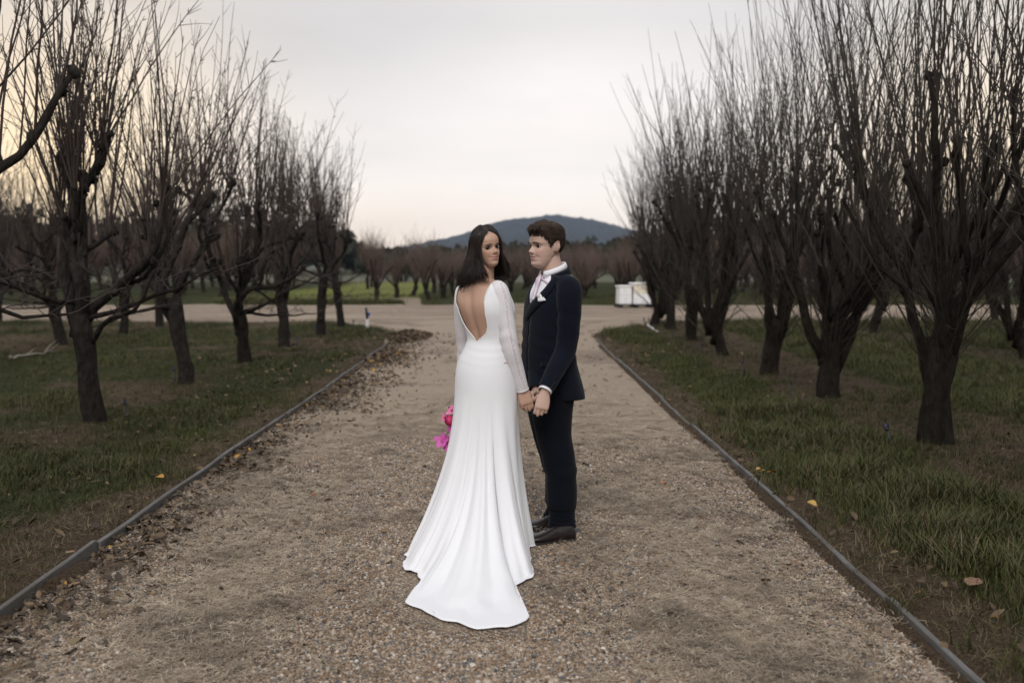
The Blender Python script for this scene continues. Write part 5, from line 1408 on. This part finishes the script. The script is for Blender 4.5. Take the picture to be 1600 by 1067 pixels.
# shoes
def shoe(heel, F, name='shoe'):
    F = unit(np.array([F[0], F[1], 0])); Sd = np.array([-F[1], F[0], 0]); root = empty(name, tuple(heel), 0, groom); root.matrix_parent_inverse = groom.matrix_basis.inverted()
    st = np.linspace(0, 1, 22); a = np.arange(24) / 24 * 6.283; A = []
    for t in st:
        y = t * .305; w = np.interp(t, [0, .04, .15, .35, .55, .72, .88, .96, 1], [.012, .027, .035, .034, .045, .050, .042, .026, .006])
        h = np.interp(t, [0, .05, .15, .3, .42, .55, .7, .85, .95, 1], [.052, .078, .086, .088, .080, .066, .052, .044, .032, .012])
        zc = .022; top_ = np.maximum(np.sin(a), 0); bot_ = np.minimum(np.sin(a), 0)
        x_ = np.sign(np.cos(a)) * np.abs(np.cos(a)) ** .8 * w * (1 - .38 * top_ ** 2 * np.interp(t, [0, .3, .6, 1], [.5, .9, .6, .2]))
        A.append(F * y + Sd * x_[:, None] + UP * (zc + top_ ** .85 * (h - zc) + bot_ * .012)[:, None])
    mb = MB(); mb.loft(A); mb.build('upper', M_LEATHER, root)
    sm_ = MB(); A = []
    for t in st:
        y = t * .309 - .002; w = np.interp(t, [0, .04, .15, .35, .55, .72, .88, .96, 1], [.016, .031, .038, .036, .048, .054, .046, .030, .010]); lift = .006 * float(sstep(.75, 1, t))
        zb = 0.001 if t < .24 or t > .42 else .007
        A.append(np.array([F * y + Sd * x_ + UP * z_ for x_, z_ in ((-w, .0135 + lift), (-w * 1.0, zb + lift + .001), (w * 1.0, zb + lift + .001), (w, .0135 + lift))]))
    sm_.loft(A, flip=True); sm_.build('sole', M_SOLE, root, smooth=False)
    hl = MB(); A = []
    for z_, k in ((0, 1.0), (.018, .97)):
        A.append([F * (.036 + .038 * math.cos(q) * k) + Sd * .036 * math.sin(q) * k + UP * z_ for q in np.arange(16) / 16 * 6.283])
    hl.loft(A); hl.build('heel', M_SOLE, root, smooth=False)
    lc = MB()
    for k in range(4):
        y = .115 + .017 * k; z_ = .083 - .0045 * k; lc.tube([F * y + Sd * s + UP * (z_ + .004 * (1 - (s / .014) ** 2)) for s in (-.014, 0, .014)], .0018, 5)
    lc.build('laces', M_SOLE, root)
hz = .010
h1 = G(899, 846); h2 = G(893, 826)
shoe((h1[0], h1[1], hz), (math.cos(R(180 + 15)), math.sin(R(180 + 15))))
shoe((h2[0], h2[1], hz), (math.cos(R(180 + 12)), math.sin(R(180 + 12))))
# short swept hair
hl_m = lambda th: np.interp(np.abs(th), [0, .45, .8, 1.0, 1.12, 1.22, 1.38, 1.48, 1.85, 2.0, 2.5, 3.2], [.56, .54, .46, .30, .12, -.10, -.12, .16, .14, -.30, -.46, -.50])
shV = hair_shell(head_points(False, 110, 150), hl_m, lambda th, el: .005 + .019 * sstep(.15, .95, el) + .008 * np.exp(-(th / .9) ** 2) * sstep(.5, .8, el), (-.10, .22))
sh_mb = MB(); sh_mb.grid(gT(shV), closed_u=True); sbv = sh_mb.bvh()
hb = MB(); tones = []; rg = np.random.default_rng(19)
hb.grid(gT(shV), closed_u=True); tones.extend([0.05] * hb.n)
flat_ = shV.reshape(-1, 3); dd_ = flat_ - np.array([0, -.007, .124]); TH = np.arctan2(dd_[:, 0], dd_[:, 1]); EL = np.arctan2(dd_[:, 2], np.hypot(dd_[:, 0], dd_[:, 1]))
good = np.where(EL > hl_m(TH) + .06)[0]
wgt = np.cos(EL[good]) + .15; wgt = wgt / wgt.sum()
for i in range(2300):
    k = rg.choice(good, p=wgt); p0 = flat_[k]; th, el = TH[k], EL[k]; top_ = float(sstep(.2, .8, el))
    down = np.array([0, -.25, -1.]); over = np.array([.35, .9, .05])          # on top the hair runs forward and to his left
    d = unit(down * (1 - top_) + over * top_ + rg.normal(0, .14, 3))
    ln = (.018 + .030 * top_) * rg.uniform(.7, 1.25); pts = []
    for s_, of in ((0, -.002), (.33, .0022), (.66, .0030), (1.0, .0012 + .004 * top_ * rg.uniform(0, 1))):
        q = gT([p0 + d * ln * s_])[0]; nn_, nm_, _i, _d = sbv.find_nearest(Vector(q)); nm_ = np.array(nm_); c_ = gT([[0, -.007, .124]])[0]
        if nm_ @ (np.array(nn_) - c_) < 0: nm_ = -nm_
        pts.append(np.array(nn_) + nm_ * of)
    lock(hb, np.array(pts), rg.uniform(.0011, .0024) * gSc, rg.uniform(0, 1) ** 2 * (.25 + .75 * top_), tones, 8, sides=4)
edge_ = np.where((EL > hl_m(TH) - .10) & (EL < hl_m(TH) + .10))[0]
for i in range(420):           # fine hair feathering the hairline
    k = rg.choice(edge_); p0 = flat_[k]; c_ = np.array([0, -.007, .124]); n0 = unit(p0 - c_); th, el = TH[k], EL[k]
    d = unit((np.array([0, -.3, -1.]) if el < .3 else np.array([.3, -.5, .8])) + rg.normal(0, .2, 3)); d = d - n0 * (d @ n0)
    b_ = p0 + n0 * .0055 - d * .004
    lock(hb, gT(np.array([b_, b_ + d * .006 + n0 * .0016, b_ + d * .013 + n0 * .0005])), rg.uniform(.0008, .0016), rg.uniform(0, .5), tones, 5, sides=4)
for i in range(130):           # the lifted front, blown forward in wisps
    th = rg.uniform(-.55, .75); a_ = hm_ = .0; el = .62 + rg.uniform(0, .25); c_ = np.array([0, -.007, .124]); d0 = np.array([math.sin(th) * math.cos(el) * .76, math.cos(th) * math.cos(el), math.sin(el) * 1.02])
    p0 = c_ + d0 * .108; pts = [p0, p0 + d0 * .016 + np.array([.004, .004, .006]), p0 + d0 * .024 + np.array([.012, .014, .004]), p0 + d0 * .022 + np.array([.022, .024, -.006 + rg.normal(0, .004)])]
    lock(hb, gT(np.array(pts) + rg.normal(0, .0015, (4, 3))), rg.uniform(.0009, .0020) * gSc, rg.uniform(.2, 1), tones, 9, sides=4)
me = hb.mesh('hair'); attr(me, 'tone', tones[:len(me.vertices)]); link('hair', me, M_HAIR_M, groom, True)
# wedding ring
q = gWr + gHd * .108 * .98; mb = MB(); a = np.arange(18) / 17 * 6.283
sx = unit(np.cross(gHd, np.array([.05, -1, .05])))
ctr = gWr + gHd * .100 + sx * -.011 * 1.0
mb.tube([ctr + (sx * math.cos(t) + np.array([0, -1, 0]) * math.sin(t)) * .0108 for t in a], .0014, 6); mb.build('wedding_ring', M_GOLD, groom, world=True)

# ------------------------------------------------------------------ the bouquet
m = MT('petal_magenta'); n_ = m.noise(m.co(), 50, 3); m.set(Base_Color=m.mix(n_, (.62, .035, .16), (.42, .012, .08)), Roughness=.55); M_MAG = m.m
m = MT('petal_orchid'); n_ = m.noise(m.co(), 40, 3); m.set(Base_Color=m.mix(n_, (.66, .16, .46), (.50, .07, .32)), Roughness=.55); M_ORC = m.m
m = MT('petal_pink'); n_ = m.noise(m.co(), 40, 3); m.set(Base_Color=m.mix(n_, (.72, .24, .42), (.60, .12, .28)), Roughness=.55); M_PNK = m.m
m = MT('flower_stem'); m.set(Base_Color=(.035, .03, .02), Roughness=.7); M_STEM = m.m
bq = empty('bouquet', tuple(P(712, 650, BY + .22))); tag(bq, 'hanging bouquet of magenta ranunculus and pink orchids beside the white gown', 'bouquet')
BQY = BY + .20
def petal(c, d, n, L_, w, cup, seed):
    d = unit(d); s_ = unit(np.cross(d, n)); n = np.cross(s_, d); rg_ = np.random.default_rng(seed); rows = []
    for t in np.linspace(0, 1, 7):
        hw = w / 2 * math.sin(math.pi * (t * .86 + .07)) ** .75
        rows.append([c + d * L_ * t + s_ * hw * s + n * (cup * L_ * (t * t * .8 - abs(s) * .18) + rg_.normal(0, .0008)) for s in (-1, -.5, 0, .5, 1)])
    return rows
def orchid(u, v, Y, size, face, mat, seed):
    rg_ = np.random.default_rng(seed); c = P(u, v, Y); face = unit(np.array(face, float)); s1 = unit(np.cross(face, UP)); s2 = np.cross(s1, face)
    fl = empty('orchid_flower', tuple(c - np.array(bq.location)), 0, bq)
    for k in range(5):
        a = k * 6.283 / 5 + rg_.normal(0, .15) + .3; d = s1 * math.cos(a) + s2 * math.sin(a) + face * .45
        mb = MB(); mb.grid(petal(np.zeros(3), d, face, size * rg_.uniform(.85, 1.1), size * rg_.uniform(.55, .75), .35 * rg_.uniform(-.5, 1), seed + k)); mb.build('petal', mat, fl)
    mb = MB(); mb.tube([np.zeros(3), face * size * .25, face * size * .42 - UP * size * .12], [size * .14, size * .12, size * .05], 8); mb.build('flower_lip', M_MAG, fl)
def ranunculus(u, v, Y, rad, seed):
    rg_ = np.random.default_rng(seed); c = P(u, v, Y); fl = empty('ranunculus_flower', tuple(c - np.array(bq.location)), 0, bq); ax = unit(np.array([-.55, -.8, .15]))
    s1 = unit(np.cross(ax, UP)); s2 = np.cross(s1, ax)
    mb = MB(); mb.ball((0, 0, 0), rad * .72, 12, 9); mb.build('flower_heart', M_MAG, fl)
    for ring, (k_, el) in enumerate(((4, 1.15), (6, .75), (7, .35), (8, -.1))):
        for k in range(k_):
            a = k * 6.283 / k_ + ring * .4; rows = []
            for t in np.linspace(-.45, .55, 6):
                rows.append([(ax * math.sin(el + t) + (s1 * math.cos(a + w) + s2 * math.sin(a + w)) * math.cos(el + t)) * rad * (.80 + .06 * ring + .07 * max(0, t)) for w in np.linspace(-.5, .5, 5) * (1.5 - .15 * ring)])
            mb = MB(); mb.grid(rows); o = mb.build('petal', M_MAG, fl)
ranunculus(703.5, 657, BQY, .032, 1); orchid(696, 652, BQY + .03, .034, (-.8, -.5, .2), M_PNK, 2); orchid(706, 642, BQY + .01, .036, (-.4, -.7, .5), M_PNK, 3)
orchid(707, 671, BQY, .036, (-.5, -.8, -.2), M_ORC, 4); orchid(692, 688, BQY - .01, .052, (-.5, -.8, .2), M_ORC, 5); orchid(702, 692, BQY - .02, .055, (-.2, -.95, -.1), M_ORC, 6); orchid(715, 655, BQY + .04, .045, (.1, -.8, .3), M_PNK, 7); ranunculus(716, 668, BQY + .06, .034, 8)
for a, b in (((707, 668), (692, 686)), ((707, 668), (702, 690)), ((712, 640), (704, 656)), ((714, 628), (707, 668)), ((713, 630), (706, 642)), ((714, 630), (697, 652)), ((714, 628), (716, 668))):
    mb = MB(); p0, p1 = P(*a, BQY + .03), P(*b, BQY + .005); loc = np.array(bq.location)
    mb.tube(crom([p0 - loc, (p0 + p1) / 2 - loc + np.array([.004, 0, .006]), p1 - loc], 7), .0022, 5); mb.build('stem', M_STEM, bq)
for i, (u, v) in enumerate(((709, 645), (712, 652), (710, 662))):
    c = P(u, v, BQY + .03) - np.array(bq.location); mb = MB(); mb.grid(petal(c, np.array([-.5 + .3 * i, -.2, .6 - .5 * i]), np.array([0, -1, .2]), .05, .02, .2, i)); mb.build('leaf', M_GRASS_LEAF if 'M_GRASS_LEAF' in globals() else M_STEM, bq)

# ================================================================== SMALL THINGS
m = MT('black_plastic'); m.set(Base_Color=(.012, .012, .013), Roughness=.5); M_BLACK = m.m
m = MT('blue_plastic'); m.set(Base_Color=(.02, .08, .30), Roughness=.45); M_BLUE = m.m
m = MT('white_paint'); n_ = m.noise(m.co(), 12, 4); m.set(Base_Color=m.mix(m.ramp(n_, [(.5, 0.), (.75, .5)]), (.74, .74, .74), (.45, .40, .33)), Roughness=.6); M_WHITE = m.m
m = MT('stained_white'); n_ = m.noise(m.co(), 5, 5, .7); m.set(Base_Color=m.ramp(n_, [(.3, (.46, .37, .25)), (.5, (.66, .60, .48)), (.7, (.74, .72, .66))]), Roughness=.6); M_STAIN = m.m
m = MT('dead_wood'); n_ = m.noise(m.co(), 20, 4); m.set(Base_Color=m.ramp(n_, [(.3, (.14, .115, .09)), (.7, (.30, .26, .22))]), Roughness=.9); M_DEAD = m.m
def sprinkler(u, v, h, lean, label, rz):
    p = G(u, v, .03); o = empty('sprinkler', (p[0], p[1], float(gh(p[0], p[1]))), rz); o.rotation_euler = (0, lean, rz); tag(o, label, 'sprinkler', 'irrigation sprinklers')
    mb = MB(); mb.tube([(0, 0, -.08), (0, 0, 0), (0, 0, h * .75)], [.004, .011, .011], 8); mb.build('stake', M_BLACK, o)
    mb = MB(); mb.tube([(0, 0, h * .74), (0, 0, h * .82)], [.016, .016], 10); mb.build('collar', M_BLACK, o)
    mb = MB(); mb.tube([(-.014, 0, h * .82), (-.024, 0, h * .90), (-.02, 0, h * .98), (0, 0, h), (.02, 0, h * .98), (.024, 0, h * .90), (.014, 0, h * .82)], .0045, 6); hd = mb.build('bridge', M_BLACK, o)
    mb = MB(); mb.tube([(0, 0, h * .82), (0, 0, h * .88), (0, 0, h * .93)], [.008, .005, .006], 8); mb.build('nozzle', M_BLUE, hd)
SP = [(1395, 703, .24, -.30, 'leaning black sprinkler with blue nozzle beside the stout forked tree'), (1236, 621, .20, .22, 'black sprinkler by the tree with the burr'),
      (1163, 584, .20, .2, 'black sprinkler in the mulch near the low forked tree'), (1098, 552, .20, .25, 'black sprinkler beside the tree swollen at its base'), (1052, 533, .20, 0., 'upright black sprinkler on bare earth beside the third right tree'),
      (1007, 508, .2, -.1, 'small black sprinkler next to a white fallen stick'), (195, 656, .20, .05, 'black sprinkler beside the three stemmed tree'), (272, 598, .22, -.03, 'black sprinkler left of the stout short trunk'),
      (465, 541, .2, .0, 'thin black sprinkler beside the kinked dark trunk'), (492, 520, .2, .05, 'black sprinkler just left of the second trunk by the leafy edging'), (552, 512, .2, .03, 'black sprinkler right of the leaning trunk'), (1333, 505, .22, .03, 'dark sprinkler in the green aisle near a fallen branch')]
for i, q in enumerate(SP): sprinkler(*q, rz=i * 1.3)
# marker post by the road
p = G(574, 515); o = empty('marker_post', (p[0], p[1], float(gh(p[0], p[1])))); tag(o, 'short marker post, white below and black above, near the cross road', 'post')
mb = MB(); mb.box((0, 0, .07), (.065, .065, .30)); mb.build('base', M_WHITE, o, smooth=False)
mb = MB(); mb.tube([(0, 0, .22), (-.01, 0, .36), (-.03, 0, .50)], [.03, .034, .026], 8); mb.build('upper_post', M_BLACK, o)
mb = MB(); mb.box((.045, -.02, .33), (.05, .05, .08)); mb.build('blue_cap', M_BLUE, o, smooth=False)
# white boxes on a pallet beside the road
def box_part(name, c, sz, mat, parent, bev=.012):
    mb = MB(); mb.box(c, sz); o = mb.build(name, mat, parent, smooth=False); b = o.modifiers.new('bevel', 'BEVEL'); b.width = bev; b.segments = 2; return o
pc = G(991, 480); px, py = pc[0], pc[1]
pl = empty('pallet', (px, py, .0), R(8)); tag(pl, 'dark low pallet under the white boxes by the cross road', 'pallet')
for i in range(5): box_part('plank', (0, -.42 + .21 * i, .112), (1.34, .16, .025), M_BLACK, pl, .004)
for i in (-1, 0, 1): box_part('bearer', (.6 * i, 0, .05), (.09, 1.0, .095), M_BLACK, pl, .004)
def hive(name, x, w, h, d, label, cream):
    o = empty(name, (px + x * math.cos(R(8)), py + x * math.sin(R(8)), .126), R(8)); tag(o, label, 'box', 'white boxes on the pallet')
    h1 = h * .52
    box_part('lower_box', (0, 0, h1 / 2), (w, d, h1 - .006), M_WHITE, o); box_part('upper_box', (0, 0, h1 + (h - h1) / 2), (w * .985, d * .985, h - h1 - .006), M_STAIN if cream else M_WHITE, o)
    box_part('lid', (0, 0, h + .03), (w + .05, d + .05, .06), M_WHITE, o); box_part('handhold', (0, -d / 2 - .004, h1 * .6), (.12, .012, .03), M_STAIN, o, .004)
    box_part('handhold', (0, -d / 2 - .004, h1 + (h - h1) * .6), (.12, .012, .03), M_STAIN, o, .004)
hive('white_box', -.40, .46, .62, .55, 'narrower white box with a flat lid on the dark pallet', False)
hive('white_box', .22, .66, .72, .60, 'taller white box, cream stained above, on the dark pallet', True)
# fallen wood
def stick(name, a, b, rad, mat, label, seed, z=.05, side=3):
    p0, p1 = G(*a, z), G(*b, z); r_ = np.random.default_rng(seed); c = (p0 + p1) / 2; n = 9
    pts = np.array([p0 + (p1 - p0) * t for t in np.linspace(0, 1, n)]) - c; pts[:, 2] += r_.normal(0, .012, n); pts[:, :2] += r_.normal(0, .02, (n, 2))
    o = empty(name, tuple(c)); tag(o, label, 'branch'); mb = MB(); mb.tube(pts, np.linspace(rad, rad * .4, n), 7); mb.build('stem', mat, o)
    for k in range(side):
        i = r_.integers(2, n - 1); d = unit(pts[-1] - pts[0]) + r_.normal(0, .6, 3); d[2] = abs(d[2]) * .5
        mb = MB(); mb.tube([pts[i], pts[i] + d * .15, pts[i] + d * .3 + r_.normal(0, .03, 3)], [rad * .5, rad * .35, .003], 5); mb.build('twig', mat, o)
stick('fallen_branch', (1318, 514), (1372, 526), .035, M_DEAD, 'pale dead branch lying on the green aisle grass', 1)
stick('fallen_branch', (1013, 508), (1027, 519), .03, M_WHITE, 'short white stick lying beside a sprinkler at the row end', 2, side=0)
stick('fallen_branch', (10, 560), (82, 548), .03, M_DEAD, 'long grey fallen branch under the left rows', 3)
for i, (a, b, lb) in enumerate((((538, 880), (556, 874), 'thin dark twig on the open gravel'), ((335, 1040), (362, 1027), 'dark bark twig at the edge of the straw heap'), ((1230, 945), (1275, 943), 'brown twig on the gravel near the green strip'), ((1122, 896), (1150, 905), 'dark crooked twig on the gravel by the straw'), ((1010, 668), (1042, 671), 'dark twig lying in the far straw'))):
    p0, p1 = G(*a, .02), G(*b, .02); c = (p0 + p1) / 2; mb = MB(); n = 6; r_ = np.random.default_rng(40 + i)
    pts = np.array([p0 + (p1 - p0) * t for t in np.linspace(0, 1, n)]) - c; pts += r_.normal(0, .004, (n, 3)); mb.tube(pts, np.linspace(.005, .002, n), 6)
    o = mb.build('twig', M_BARK); o.location = (c[0], c[1], float(dz(c[0], c[1])) + .007); tag(o, lb, 'twig')
# wire fence at the meadow edge
f0, f1 = G(560, 463), G(700, 462); fo = empty('wire_fence', (f0[0], f0[1], 0)); tag(fo, 'low wire fence along the edge of the far meadow', 'fence')
d_ = f1 - f0; L_ = np.linalg.norm(d_[:2]); nP = 9
for i in range(nP): mb = MB(); q = d_ * i / (nP - 1); mb.tube([(q[0], q[1], -.1), (q[0], q[1], 1.05)], .018, 6); mb.build('post', M_DEAD, fo)
for z_ in (.35, .7, 1.0): mb = MB(); mb.tube([(0, 0, z_), (d_[0] / 2, d_[1] / 2, z_ - .01), (d_[0], d_[1], z_)], .006, 4); mb.build('wire', M_BLACK, fo)
